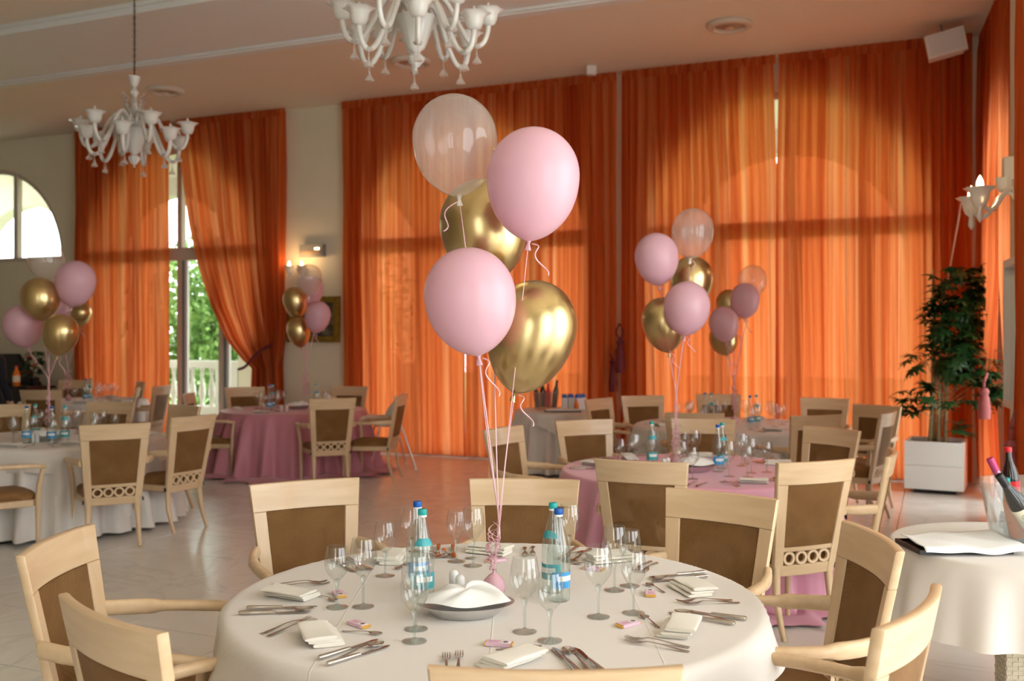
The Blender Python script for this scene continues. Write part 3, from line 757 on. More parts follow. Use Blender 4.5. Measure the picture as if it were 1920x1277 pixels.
# ================================================================== TABLES AND CLOTHS
TZ = 0.75
def table(c, R, label, wicker=False):
    r = empty('round_table', (c[0], c[1], 0)); tag(r, label, 'table', 'round tables')
    b = MB(); b.lathe([(R - 0.02, TZ - 0.05), (R - 0.005, TZ - 0.045), (R - 0.005, TZ - 0.012), (R - 0.02, TZ - 0.008)], 48); b.build('tabletop', M['wood_x'], r)
    for a in (0.8, 2.37, 3.94, 5.5):
        b = MB(); q = R * 0.55
        b.sweep([(q * math.cos(a), q * math.sin(a), 0), (q * math.cos(a), q * math.sin(a), TZ - 0.05)], 0.022, 8); b.build('leg', M['grey'], r)
    return r
def cloth(c, R, zb, nf, amp, flare, seed, mat, label, pool=0.0, ztop=TZ):
    rg = random.Random(seed); p = [rg.uniform(0, 6.28) for _ in range(6)]
    def fold(a):
        q = math.cos(nf * a + p[0] + 0.9 * math.sin(2 * a + p[1])); return (math.copysign(abs(q) ** 0.8, q) * (0.75 + 0.3 * math.cos(3 * a + p[3])) + 0.3 * math.cos((nf * 1.7 // 1) * a + p[2]))
    n = 240
    rows = [(0.001, ztop), (R * 0.5, ztop), (R * 0.9, ztop), (R - 0.012, ztop), (R - 0.003, ztop - 0.002), (R + 0.004, ztop - 0.009), (R + 0.007, ztop - 0.022)]
    vs = []; fs = []; nd_ = 16
    for (r, z) in rows:
        for i in range(n): a = 2 * PI * i / n; vs.append((r * math.cos(a), r * math.sin(a), z))
    for j in range(1, nd_ + 1):
        v = j / nd_; z = lerp(ztop - 0.022, zb, v); k = v ** 0.75
        for i in range(n):
            a = 2 * PI * i / n; f = fold(a)
            r = R + 0.008 + k * flare + k * amp * (f + 0.35) * (1 if f < 0.3 else 1.0)
            vs.append((r * math.cos(a), r * math.sin(a), z + 0.008 * math.sin(3 * a + p[4]) * v * (1 if zb > 0.05 else 0)))
    tot = len(rows) + nd_
    if pool:
        for j in (1, 2, 3):
            for i in range(n):
                a = 2 * PI * i / n; f = fold(a)
                r = R + 0.008 + flare + amp * (f + 0.35) + pool * j / 3 * (0.7 + 0.6 * math.sin(2.5 * a + p[5]) ** 2)
                z = zb + [0.0, 0.035, 0.02, 0.006][j] * (1 + 0.5 * math.sin(11 * a + p[1]))
                vs.append((r * math.cos(a), r * math.sin(a), max(z, 0.006)))
        tot += 3
    for j in range(tot - 1):
        for i in range(n):
            k = (i + 1) % n; fs.append((j * n + i, (j + 1) * n + i, (j + 1) * n + k, j * n + k))
    b = MB(); b.add(vs, fs); o = b.build('tablecloth', M[mat], None, True, 180); o.location = (c[0], c[1], 0)
    me = o.data; me.flip_normals()
    return tag(o, label, 'tablecloth', 'round tablecloths')
def overcloth(c, R, a, rot, mat, label, ztop=TZ + 0.003, k=9):
    b = MB(); n = 121
    def fn(u, v):
        x, y = (u * 2 - 1) * a, (v * 2 - 1) * a; r = math.hypot(x, y); th = math.atan2(y, x)
        if r <= R - 0.008: return (x, y, ztop)
        e = r - (R - 0.008); w = min(1, e / 0.15)
        rr = R + 0.013 + w * (0.022 + 0.020 * math.cos(k * th + 0.7) + 0.010 * math.cos(17 * th)) + e * (0.07 + 0.05 * math.cos(k * th + 0.7))
        if e < 0.02: rr = lerp(R - 0.008, R + 0.013, e / 0.02); return (rr * math.cos(th), rr * math.sin(th), ztop - 0.012 * (e / 0.02) ** 2)
        return (rr * math.cos(th), rr * math.sin(th), ztop - 0.012 - (e - 0.02) * 0.97)
    b.grid(fn, n, n); o = b.build('overcloth', M[mat], None, True, 180); o.location = (c[0], c[1], 0); o.rotation_euler = (0, 0, rot)
    return tag(o, label, 'tablecloth', 'square top cloths')
table(T1, 0.905, 'round table under the front ivory cloth'); cloth(T1, 0.905, 0.03, 16, 0.03, 0.02, 1, 'cloth_plain', 'long ivory cloth falling from the front round table')
overcloth(T1, 0.92, 1.045, -0.365, 'cloth', 'square ivory top cloth laid with cutlery on the front table')
table(T2, 0.9, 'round table under the light pink cloth'); cloth(T2, 0.9, 0.012, 26, 0.08, 0.09, 2, 'pink2', 'light pink satin cloth on the table behind the front table', 0.18)
table(T3, 0.95, 'round table under white cloth by the right curtains'); cloth(T3, 0.95, 0.02, 24, 0.07, 0.07, 3, 'cloth_plain', 'ivory cloth on the far table under the far right balloons')
overcloth(T3, 0.965, 1.12, 0.5, 'cloth', 'ivory top cloth on the far table under the far right balloons')
table(T4, 0.89, 'round table under the dusty pink cloth'); cloth(T4, 0.89, 0.012, 23, 0.10, 0.11, 4, 'pink', 'dusty pink satin cloth pooling on the floor', 0.22)
table(T5, 0.9, 'round table under the left white cloth'); cloth(T5, 0.9, 0.03, 26, 0.09, 0.10, 5, 'cloth_plain', 'ivory cloth on the left table with many water bottles')
overcloth(T5, 0.915, 1.1, 0.2, 'cloth', 'ivory top cloth on the left table with many water bottles')
table(T6, 0.85, 'round table under the farthest white cloth'); cloth(T6, 0.85, 0.03, 16, 0.06, 0.07, 6, 'cloth_plain', 'ivory cloth on the farthest table behind the left balloons')
S1 = Vector((0.58, 12.35)); S2 = Vector((2.25, 4.40))
table(S1, 0.52, 'small drinks table before the curtain gap'); cloth(S1, 0.52, 0.03, 18, 0.055, 0.06, 7, 'cloth_plain', 'ivory cloth on the small drinks table before the curtains')
overcloth(S1, 0.535, 0.68, 0.9, 'cloth_plain', 'ivory top cloth on the small drinks table before the curtains', k=7)
cloth(S2, 0.54, 0.42, 12, 0.035, 0.04, 8, 'cloth_plain', 'ivory cloth on the side table holding the ice bucket')
r = empty('side_table', (S2.x, S2.y, 0)); tag(r, 'wicker legged side table under the ice bucket', 'table')
b = MB(); b.lathe([(0.52, TZ - 0.05), (0.535, TZ - 0.045), (0.535, TZ - 0.012), (0.52, TZ - 0.008)], 48); b.build('tabletop', M['wood_x'], r)
dx, dy = -0.05, -0.02
b = MB(); b.box((dx, dy, 0.36), (0.10, 0.10, 0.68)); leg = b.build('pedestal', M['wicker'], r, False)
b = MB(); b.lathe([(0.22, 0.0), (0.225, 0.012), (0.20, 0.022), (0.05, 0.03)], 32, (dx, dy, 0)); b.build('base_plate', M['wicker'], r)
w = MB()
for k in range(33):
    for q in range(4):
        off = -0.0375 + 0.025 * q; dd_ = 0.004 if (k + q) % 2 else 0.0015
        for (ax, ay, hx, hy) in ((dx + off, dy - 0.05, 0.023, dd_ * 2), (dx - 0.05, dy + off, dd_ * 2, 0.023)):
            w.box((ax, ay, 0.05 + k * 0.0195), (hx, hy, 0.014))
w.build('wicker_weave', M['wicker'], leg, False)['kind'] = 'stuff'
# ================================================================== TABLEWARE
def make_glass(name, h, rb, n=32, parts=True):
    r = empty(name)
    hb = h * 0.42                                          # where the bowl starts
    b = MB()
    prof = []
    for i in range(15):
        f = i / 14
        rr = rb * (math.sin(min(1, f / 0.52) * PI / 2) ** 0.72 if f <= 0.52 else lerp(1.0, 0.80, ((f - 0.52) / 0.48) ** 1.6))
        prof.append((max(rr, 0.004), hb + f * (h - hb)))
    b.lathe(prof, n, capb=False, capt=False)
    b.lathe([(rb * 0.80, h - 0.0008), (rb * 0.80 + 0.0009, h), (rb * 0.80 - 0.0006, h + 0.0008)], n, capb=False, capt=False)
    b.build('bowl', M['glass'], r, True, 180)
    b = MB(); b.lathe([(0.0045, h * 0.05), (0.0042, h * 0.2), (0.0045, h * 0.34), (0.0085, hb - 0.006), (0.011, hb + 0.003), (0.006, hb + 0.009)], 14)
    b.build('stem', M['glass_solid'], r)
    b = MB(); b.lathe([(0.037, 0.0), (0.0375, 0.0025), (0.02, 0.0055), (0.008, 0.0105), (0.0045, h * 0.055)], 24)
    b.build('foot', M['glass_solid'], r)
    return r
GL = make_glass('wine_glass', 0.232, 0.046); GS = make_glass('wine_glass', 0.206, 0.0415)
for g in (GL, GS): tag(g, 'x', 'wine glass', 'wine glasses')
protos = [GL, GS]
used = {}
def put(proto, x, y, z, rz, label, group, cat=None):
    if proto.name not in used:
        used[proto.name] = 1; o = proto; o.location = (x, y, z); o.rotation_euler = (0, 0, rz); o['label'] = label; o['group'] = group
    else: o = dup(proto, (x, y, z), rz, label, group)
    if cat: o['category'] = cat
    return o
def flat_strip(prof, th, n=6):
    """prof rows (y, half width, z centre, cup) -> closed thin strip along y"""
    b = MB(); vs = []; fs = []; m = n + 1
    for lay in (0, 1):
        for (y, w, z, cup) in prof:
            for i in range(m):
                q = i / n * 2 - 1; vs.append((q * w, y, z + cup * q * q + (th if lay else 0) * (1 - 0.5 * abs(q) ** 3)))
    L = len(prof); o = L * m
    for j in range(L - 1):
        for i in range(n):
            a = j * m + i; fs.append((a, a + m, a + m + 1, a + 1)); fs.append((o + a, o + a + 1, o + a + m + 1, o + a + m))
        a = j * m; fs.append((a, a + o, a + m + o, a + m)); a = j * m + n; fs.append((a, a + m, a + m + o, a + o))
    for j in (0, L - 1):
        for i in range(n):
            a = j * m + i; q = (a, a + 1, a + 1 + o, a + o); fs.append(q if j == 0 else q[::-1])
    b.add(vs, fs); return b
def handle_rows(y0, y1, wide=0.0095, thin=0.0032, z0=0.001):
    return [(y0, wide * 0.55, z0, 0), (y0 + 0.004, wide * 0.9, z0, 0), (y0 + 0.015, wide, z0, 0), (lerp(y0, y1, 0.4), wide * 0.66, z0 + 0.004, 0), (lerp(y0, y1, 0.75), thin, z0 + 0.009, 0), (y1, thin, z0 + 0.010, 0)]
def make_fork():
    rows = handle_rows(-0.10, 0.028) + [(0.038, 0.007, 0.009, 0), (0.048, 0.0115, 0.006, 0), (0.056, 0.0125, 0.005, 0)]
    b = flat_strip(rows, 0.0022)
    for i in range(4):
        x = -0.0105 + i * 0.007
        b.sweep([(x, 0.054, 0.006), (x, 0.075, 0.0035), (x * 0.97, 0.09, 0.006), (x * 0.95, 0.101, 0.0095)], [(0.0021, 0.0012)] * 3 + [(0.001, 0.0008)], 6)
    o = b.build('fork', M['steel'], None, True, 45); return tag(o, 'x', 'fork')
def make_spoon(name='spoon', k=1.0):
    rows = handle_rows(-0.10, 0.03) + [(0.036, 0.006, 0.010, 0.0), (0.044, 0.013, 0.006, 0.004), (0.055, 0.0195, 0.002, 0.0075), (0.068, 0.0215, 0.0005, 0.009), (0.082, 0.0195, 0.001, 0.008), (0.093, 0.013, 0.004, 0.005), (0.1, 0.005, 0.0075, 0.001)]
    rows = [(y * k, w * k, z * k, c * k) for y, w, z, c in rows]
    o = flat_strip(rows, 0.0018, 10).build(name, M['steel'], None, True, 50); return tag(o, 'x', 'spoon')
def make_knife():
    r = empty('table_knife'); tag(r, 'x', 'knife')
    b = MB(); b.sweep([(0, -0.115, 0.0085), (0, -0.108, 0.0085), (0, -0.05, 0.0075), (0, -0.005, 0.007), (0, 0.005, 0.007)], [(0.006, 0.004), (0.0095, 0.0065), (0.008, 0.0055), (0.006, 0.005), (0.005, 0.004)], 10, 2.6)
    b.build('handle', M['steel'], r, True, 50)
    b = flat_strip([(0.0, 0.004, 0.0045, 0), (0.012, 0.0085, 0.004, 0), (0.08, 0.0105, 0.004, 0), (0.105, 0.009, 0.004, 0), (0.118, 0.003, 0.004, 0)], 0.0018, 4)
    b.build('blade', M['steel'], r, True, 50); return r
FORK, SPOON, TSPOON, KNIFE = make_fork(), make_spoon(), make_spoon('teaspoon', 0.68), make_knife()
def make_napkin(seed, L=0.175, W=0.098, fan=0.012):
    rg = random.Random(seed); r = empty('folded_napkin'); tag(r, 'x', 'napkin')
    for k in range(3):
        b = MB(); z0 = 0.001 + k * 0.0105; ox, oy = rg.uniform(-1, 1) * 0.004, (k - 1) * -fan; wob = rg.uniform(0, 6)
        n = 18; secs = []
        vs = []; fs = []; m = 16
        for j in range(n + 1):
            x = lerp(-L / 2, L / 2, j / n)
            for i in range(m):
                a = 2 * PI * i / m; ca, sa = math.cos(a), math.sin(a)
                yy = math.copysign(abs(ca) ** 0.45, ca) * W / 2 * (1 - 0.04 * abs(math.sin(x * 30 + wob)))
                zz = z0 + 0.0052 + math.copysign(abs(sa) ** 0.8, sa) * 0.0052 + (0.0022 * math.sin(x * 28 + wob + yy * 20) if sa > 0 else 0)
                vs.append((x + ox, yy + oy, zz))
        for j in range(n):
            for i in range(m):
                q = (i + 1) % m; fs.append((j * m + i, (j + 1) * m + i, (j + 1) * m + q, j * m + q))
        fs.append(tuple(range(m))); fs.append(tuple(n * m + i for i in range(m - 1, -1, -1)))
        b.add(vs, fs); b.build('fold', M['napkin'], r, True, 50)
    return r
NAPS = [make_napkin(s) for s in (1, 2)]
def make_choc():
    r = empty('chocolate_favour'); tag(r, 'x', 'chocolate bar')
    b = MB(); b.box((0, 0, 0.0055), (0.074, 0.036, 0.010)); b.build('wrapper', M['choc'], r, False)
    for s in (-1, 1):
        b = MB(); b.box((s * 0.039, 0, 0.005), (0.005, 0.033, 0.0085)); b.build('foil_end', M['foil'], r, False)
    b = MB(); b.box((0.021, 0, 0.0108), (0.026, 0.026, 0.0006)); b.build('picture_patch', M['label_white'], r, False)
    b = MB(); b.lathe([(0.008, 0.0111), (0.008, 0.0115)], 14, (0.021, 0, 0)); b.build('portrait', M['print'], r, False)
    for yy, w in ((0.006, 0.03), (-0.001, 0.022), (-0.008, 0.026)):
        b = MB()
        for q in range(6):
            b.box((-0.016 - w / 2 + w * q / 5, yy + 0.0008 * (q % 2), 0.0107), (w / 8, 0.0016, 0.0004))
        b.build('script_line', M['ink'], r, False)
    return r
CHOC = make_choc()
def make_bottle(capm, labm, neck):
    r = empty('water_bottle'); tag(r, 'x', 'bottle')
    prof = [(0.034, 0.0), (0.039, 0.004), (0.0405, 0.012), (0.0405, 0.05), (0.0385, 0.075), (0.0405, 0.10), (0.0405, 0.155), (0.038, 0.18), (0.031, 0.212), (0.022, 0.245), (0.0155, 0.275), (0.0135, 0.295), (0.0135, 0.302)]
    b = MB(); b.lathe(prof, 28); b.build('body', M['bottle'], r, True, 60)
    b = MB(); b.lathe([(0.0145, 0.298), (0.0155, 0.300), (0.0155, 0.316), (0.0145, 0.3185)], 20); c = b.build('cap', M[capm], r, True, 50)
    b = MB(); b.lathe([(0.0150, 0.2915), (0.0152, 0.2985)], 20, capb=False, capt=False); b.build('cap_ring', M['label_white'], c)
    b = MB(); n = 24; b.grid(lambda u, v: (0.0412 * math.cos((u - 0.5) * 2.6 - PI / 2), 0.0412 * math.sin((u - 0.5) * 2.6 - PI / 2), lerp(0.05, 0.105, v)), n, 4)
    l = b.build('paper_label', M[labm], r, True, 180)
    b = MB(); b.grid(lambda u, v: (0.0416 * math.cos((u - 0.5) * 1.5 - PI / 2), 0.0416 * math.sin((u - 0.5) * 1.5 - PI / 2), lerp(0.074, 0.092, v)), 10, 2); b.build('label_band', M['label_white'], l, True, 180)
    if neck:
        def nk(u, v):
            z = lerp(0.196, 0.222, v); rr = lerp(0.0362, 0.0292, v) ; a = (u - 0.5) * 2.2 * (1 - 0.45 * v ** 2) - PI / 2
            return (rr * math.cos(a), rr * math.sin(a), z)
        b = MB(); b.grid(nk, 14, 4); b.build('neck_label', M[labm], r, True, 180)
    return r
BB, BT = make_bottle('blue_cap', 'blue_label', False), make_bottle('teal_cap', 'teal_label', True)
def make_shaker():
    b = MB(); b.lathe([(0.016, 0), (0.0175, 0.003), (0.0175, 0.058), (0.0165, 0.066), (0.012, 0.073), (0.005, 0.0765), (0.0, 0.077)], 20)
    o = b.build('shaker', M['porcelain'], None, True, 60); return tag(o, 'x', 'shaker')
SHAK = make_shaker()
def make_dish():
    r = empty('bread_dish'); tag(r, 'x', 'dish')
    b = MB(); n = 40; prof = [(0.09, 0.0), (0.10, 0.002), (0.135, 0.030), (0.158, 0.042), (0.160, 0.044), (0.156, 0.043), (0.132, 0.032), (0.098, 0.005), (0.0, 0.004)]
    b.lathe(prof, n); b.v = [(x, y * 0.74, z) for x, y, z in b.v]; b.build('steel_dish', M['steel_b'], r, True, 60)
    rg = random.Random(5); ph = [rg.uniform(0, 6.28) for _ in range(6)]; b = MB()
    def fn(u, v):
        a = u * 2 * PI; rr = v
        lob = 1 + 0.07 * math.sin(3 * a + ph[0]) + 0.05 * math.sin(5 * a + ph[1])
        R = 0.148 * rr * lob
        z = 0.026 + 0.058 * (1 - rr ** 2.6) * (1 + 0.20 * math.sin(2 * a + ph[2]) * rr + 0.26 * math.sin(5 * a + ph[3] + 5 * rr) * rr + 0.10 * math.sin(9 * a + 7 * rr) * rr) + 0.028 * rr * (1.0 + 0.16 * math.sin(4 * a + ph[4]))
        return (R * math.cos(a), R * 0.72 * math.sin(a), z)
    b.grid(fn, 72, 16, True); b.build('draped_napkin', M['napkin_w'], r, True, 180)
    return r
DISH = make_dish()
# ------------------------------------------------------------------ the front table, setting by setting
SET = [('F', 180.5, 'left'), ('G', 223.5, 'lower left'), ('H', 275, 'nearest'), ('E', 325, 'lower right'), ('D', 7, 'right'), ('C', 50, 'upper right'), ('B', 93, 'far middle'), ('A', 127, 'upper left')]
zt = TZ + 0.004
def setting(T, ang, R, name, tabn, full=True, glasses=True, seed=0, z=zt, share=None):
    rg = random.Random(seed); a = math.radians(ang)
    out = Vector((math.cos(a), math.sin(a))); fw = -out; rt = Vector((fw.y, -fw.x)); rz0 = math.atan2(fw.y, fw.x) - PI / 2
    O = T + out * R
    def pos(dx, dy): p = O + rt * dx + fw * dy; return p.x, p.y
    j = lambda s: rg.uniform(-s, s)
    w = '%s place setting of the %s' % (name, tabn)
    gn = 'cutlery on the ' + tabn
    def lab(s): return s + ' at the ' + w if not share else s + ' lying on the ' + tabn
    x, y = pos(j(.01), j(.01)); put(NAPS[seed % 2], x, y, z, rz0 + rg.choice((1.2, 0.25, 0.9, -0.4)) + j(.2), ('folded cream napkin at the ' + w), 'napkins on the ' + tabn)
    t_ = 0.10 + j(0.16)
    x, y = pos(-0.152, 0.0 + j(.01)); put(FORK, x, y, z, rz0 + t_, lab('inner steel fork' if not share else 'steel fork'), gn)
    x, y = pos(-0.186, -0.012 + j(.01)); put(FORK, x, y, z, rz0 + t_ + j(.06), lab('outer steel fork' if not share else 'steel fork'), gn)
    t_ = 0.12 + j(.16)
    x, y = pos(0.150, 0.0); put(KNIFE, x, y, z, rz0 + t_, lab('inner table knife' if not share else 'table knife'), gn)
    x, y = pos(0.215, -0.01); put(KNIFE, x, y, z, rz0 + t_ + j(.08), lab('outer table knife' if not share else 'table knife'), gn)
    if full:
        x, y = pos(0.183, 0.01); put(SPOON, x, y, z, rz0 + t_ + j(.1), lab('large steel spoon'), gn)
        x, y = pos(-0.03 + j(.01), 0.165); put(CHOC, x, y, z, rz0 + j(.4), 'pink wrapped chocolate bar at the ' + w, 'chocolate favours on the ' + tabn)
        x, y = pos(0.03 + j(.01), 0.125); put(TSPOON, x, y, z, rz0 - 1.2 + j(.5), 'small teaspoon at the ' + w, gn)
    if glasses:
        x, y = pos(0.02, 0.295); put(GL, x, y, z, 0, ('taller wine glass at the ' + w) if not share else 'wine glass standing on the ' + tabn, 'wine glasses on the ' + tabn)
        x, y = pos(0.107, 0.215); put(GS, x, y, z, 0, ('shorter wine glass at the ' + w) if not share else 'wine glass standing on the ' + tabn, 'wine glasses on the ' + tabn)
for i, (k, ang, nm) in enumerate(SET): setting(T1, ang, 0.715, nm, 'front table', True, False, 10 + i)
gg = 'wine glasses on the front table'
for px, py, big, lb in ((632, 1139, 0, 'shorter wine glass above the left folded napkin'), (681, 1138, 1, 'taller wine glass above the left folded napkin'),
        (722, 1080, 0, 'wine glass beside the left pair of bottles, nearest the chair behind'), (777, 1203, 0, 'shorter wine glass left of the bread dish, foremost of two'), (780, 1180, 1, 'taller wine glass left of the bread dish, rear of two'),
        (856, 1053, 0, 'shorter wine glass in front of the rear chair, left of its napkin'), (887, 1061, 1, 'taller wine glass in front of the rear chair, left of its napkin'),
        (984, 1185, 1, 'taller wine glass right of the bread dish'), (1031, 1202, 0, 'shorter wine glass right of the bread dish'),
        (1122, 1157, 1, 'taller wine glass right of the blue capped bottle, foremost'), (1188, 1150, 0, 'shorter wine glass right of the blue capped bottle, foremost'),
        (1152, 1107, 1, 'taller wine glass behind the right hand pair of glasses'), (1181, 1099, 0, 'shorter wine glass behind the right hand pair of glasses'),
        (1068, 1052, 1, 'wine glass behind the right pair of bottles'), (772, 1058, 1, 'wine glass behind the left pair of bottles')):
    p = on(px, py, zt); put(GL if big else GS, p.x, p.y, zt, 0, lb, gg)
p = at(783, 3.60, zt); put(BB, p.x, p.y, zt, 0.5, 'blue capped water bottle behind the left teal capped one, front table', 'water bottles on the front table')
p = at(792, 3.44, zt); put(BT, p.x, p.y, zt, 0.3, 'teal capped water bottle left of the bread dish, front table', 'water bottles on the front table')
p = at(1037, 3.57, zt); put(BT, p.x, p.y, zt, -0.6, 'teal capped water bottle behind the right blue capped one, front table', 'water bottles on the front table')
p = at(1047, 3.45, zt); put(BB, p.x, p.y, zt, 0.7, 'blue capped water bottle right of the balloon ribbon, front table', 'water bottles on the front table')
p = on(851, 1108, zt); put(SHAK, p.x, p.y, zt, 0, 'white shaker behind the other shaker at the front bread dish', 'shakers on the front table')
p = on(863, 1118, zt); put(SHAK, p.x, p.y, zt, 0, 'white shaker next to the napkin in the front bread dish', 'shakers on the front table')
p = on(874, 1153, zt); put(DISH, p.x, p.y, zt, 0.12, 'oval steel dish lined with a white napkin on the front table', 'bread dishes')
# ------------------------------------------------------------------ light pink table
for i, ang in enumerate((247, 292, 328, 20, 75, 122, 165)):
    setting(T2, ang, 0.70, ['near left', 'near right', 'right', 'far right', 'far middle', 'far left', 'left'][i], 'light pink table', False, True, 30 + i, TZ + 0.001)
z2 = TZ + 0.001
for px, dd, B, lb in ((1222, 7.0, BT, 'teal capped water bottle left of the balloons, light pink table'), (1346, 6.75, BB, 'blue capped water bottle right of the balloons, light pink table'), (1354, 6.9, BT, 'teal capped water bottle behind the blue capped one, light pink table')):
    p = at(px, dd, z2); put(B, p.x, p.y, z2, 0.2, lb, 'water bottles on the light pink table')
p = at(1245, 6.85, z2); put(SHAK, p.x, p.y, z2, 0, 'white shaker at the balloon weight, light pink table', 'shakers on the light pink table')
p = at(1252, 6.9, z2); put(SHAK, p.x, p.y, z2, 0, 'white shaker right beside the other on the light pink table', 'shakers on the light pink table')
p = at(1302, 6.75, z2); put(DISH, p.x, p.y, z2, 0.5, 'steel dish with white napkin on the light pink table', 'bread dishes')
# ------------------------------------------------------------------ far tables
def far_table(T, R, nm, angs, bottles, seed, cut=True, z=TZ + 0.004):
    rg = random.Random(seed)
    for i, ang in enumerate(angs):
        sn = ('right', 'far right', 'far', 'far left', 'left', 'near left', 'near', 'near right')[round(ang / 45) % 8] + ' seat of the ' + nm
        a = math.radians(ang); out = Vector((math.cos(a), math.sin(a))); rt = Vector((-out.y, out.x)); rz0 = math.atan2(-out.y, -out.x) - PI / 2
        P = T + out * (R - 0.2)
        put(NAPS[i % 2], P.x, P.y, z, rz0 + rg.uniform(-.5, .5), 'folded napkin at the ' + sn, 'napkins on the ' + nm)
        for dx, dy, G in ((0.02, 0.295, GL), (-0.10, 0.22, GS)):
            q = T + out * (R - 0.2 - dy) + rt * dx
            put(G, q.x, q.y, z, 0, ('taller' if G is GL else 'shorter') + ' wine glass at the ' + sn, 'wine glasses on the ' + nm)
        if cut:
            q = P + rt * 0.16; put(FORK, q.x, q.y, z, rz0 + rg.uniform(-.2, .2), 'steel fork at the ' + sn, 'cutlery on the ' + nm)
            q = P - rt * 0.16; put(KNIFE, q.x, q.y, z, rz0 + rg.uniform(-.2, .2), 'table knife at the ' + sn, 'cutlery on the ' + nm)
    for (px, dd, B, lb) in bottles:
        p = at(px, dd, z); put(B, p.x, p.y, z, 0.3, lb, 'water bottles on the ' + nm)
far_table(T3, 0.95, 'white table by the right curtains', (240, 290, 330, 10, 55, 95, 140, 190),
          ((1322, 10.5, BB, 'blue capped bottle left of the far balloon ribbon'), (1333, 10.45, BT, 'teal capped bottle left of the far balloon ribbon'),
           (1406, 10.0, BB, 'blue capped bottle right of the far balloon ribbon'), (1418, 10.1, BT, 'teal capped bottle right of the far balloon ribbon')), 1)
far_table(T4, 0.89, 'dusty pink table', (250, 355, 50, 130, 185), ((505, 12.25, BB, 'blue capped bottle at the left of the dusty pink table'), (511, 12.4, BT, 'teal capped bottle at the left of the dusty pink table'), (593, 12.6, BT, 'teal capped bottle near the middle of the dusty pink table')), 2, False, TZ + 0.001)
far_table(T5, 0.9, 'left white table', (305, 345, 35, 85, 130, 235, 265), ((50, 8.5, BB, 'blue capped bottle nearest the left edge, left table'), (66, 8.75, BT, 'teal capped bottle, second from the left edge, left table'),
          (97, 8.45, BB, 'blue capped bottle before the balloon ribbons, left table'), (122, 8.55, BT, 'teal capped bottle right of the balloon ribbons, left table')), 3)
far_table(T6, 0.85, 'farthest white table', (290, 330, 20, 80), ((160, 13.9, BB, 'blue capped bottle on the farthest white table'), (169, 14.0, BT, 'teal capped bottle on the farthest white table')), 4, False)
for px, dd, T, nm in ((528, 12.1, 0, 'dusty pink table'), (538, 12.1, 0, 'dusty pink table'), (62, 8.55, 1, 'left white table'), (70, 8.55, 1, 'left white table')):
    p = at(px, dd, TZ + 0.004 if T else TZ + 0.001); put(SHAK, p.x, p.y, p.z, 0, 'white shaker, %s one of a pair on the ' % ('left' if px in (528, 62) else 'right') + nm, 'shakers on the ' + nm)
p = at(530, 12.15, TZ + 0.001)
p = at(88, 8.7, TZ + 0.004); put(DISH, p.x, p.y, p.z, 0.2, 'steel dish with white napkin on the left white table', 'bread dishes')
p = at(560, 12.5, TZ + 0.001); put(DISH, p.x, p.y, p.z, 0.2, 'steel dish with white napkin on the dusty pink table', 'bread dishes')
# ================================================================== BALLOONS
def balloon(px, py, dd, w_px, kind, neck, gather, anchor, label, group):
    """px,py centre of the body; neck pixel; gather, anchor world points of the ribbon"""
    R = w_px / 2 / F * dd
    c = at(px, dd, CH - (py - HZ) / F * dd); nk = at(neck[0], dd, CH - (neck[1] - HZ) / F * dd)
    ax = (c - nk).normalized(); hb = (c - nk).length
    r = empty('balloon', nk); tag(r, label, 'balloon', group)
    prof = []; low = hb
    for i in range(17):
        f = i / 16; a = f * PI / 2
        zz = f ** 1.5; rr = math.sin(PI / 2 * zz ** 0.60) * R
        prof.append((max(rr, 0.010), low * zz))
    prof[0] = (0.010, 0.0)
    for i in range(1, 15):
        a = i / 14 * PI / 2; prof.append((max(R * math.cos(a), 0.0), low + R * 1.06 * math.sin(a)))
    q = Vector((0, 0, 1)).rotation_difference(ax)
    b = MB(); b.lathe(prof, 40, capb=False); b.v = [tuple(q @ Vector(v)) for v in b.v]
    b.build('balloon_skin', M[kind], r, True, 180)
    b = MB(); b.lathe([(0.006, -0.034), (0.011, -0.032), (0.008, -0.018), (0.0055, -0.008), (0.010, 0.002), (0.012, 0.006)], 12, wob=lambda a, z: 1 + 0.2 * math.sin(3 * a + z * 100))
    b.v = [tuple(q @ Vector(v)) for v in b.v]; kn = {'b_clear': 'ribbon'}.get(kind, kind)
    b.build('knot', M[kind if kind != 'b_clear' else 'napkin'], r, True, 60)
    g = Vector(gather) - nk; a2 = Vector(anchor) - nk; st = q @ Vector((0, 0, -0.008))
    jit = Vector((random.uniform(-1, 1), random.uniform(-1, 1), 0)) * 0.006
    pth = bez([st, st.lerp(g, 0.5) + Vector((random.uniform(-.006, .006), 0, 0)), g + jit, g.lerp(a2, 0.5) + jit, a2], 6)
    sc = max(1.0, dd / 6.5)
    b = MB(); b.sweep(pth, (0.0027 * sc, 0.0009 * sc), 6); b.build('ribbon', M['ribbon'], r, True, 180)
    b = MB(); rg = random.Random(int(px * 7 + py)); m = []                                    # curled tail at the knot
    s0 = rg.choice((-1, 1)) if neck[0] < 1000 else 1; Lh = rg.uniform(0.08, 0.15)
    for i in range(22):
        f = i / 21; m.append(st + Vector((s0 * (0.012 + 0.05 * f) + 0.014 * math.sin(f * 9), 0.012 * math.cos(f * 9), 0.012 * math.sin(f * 5) - Lh * f)))
    b.sweep(m, (0.0026 * sc, 0.0007 * sc), 6, up=(0, 1, 0)); b.build('curled_tail', M['ribbon'], r, True, 180)
    return r
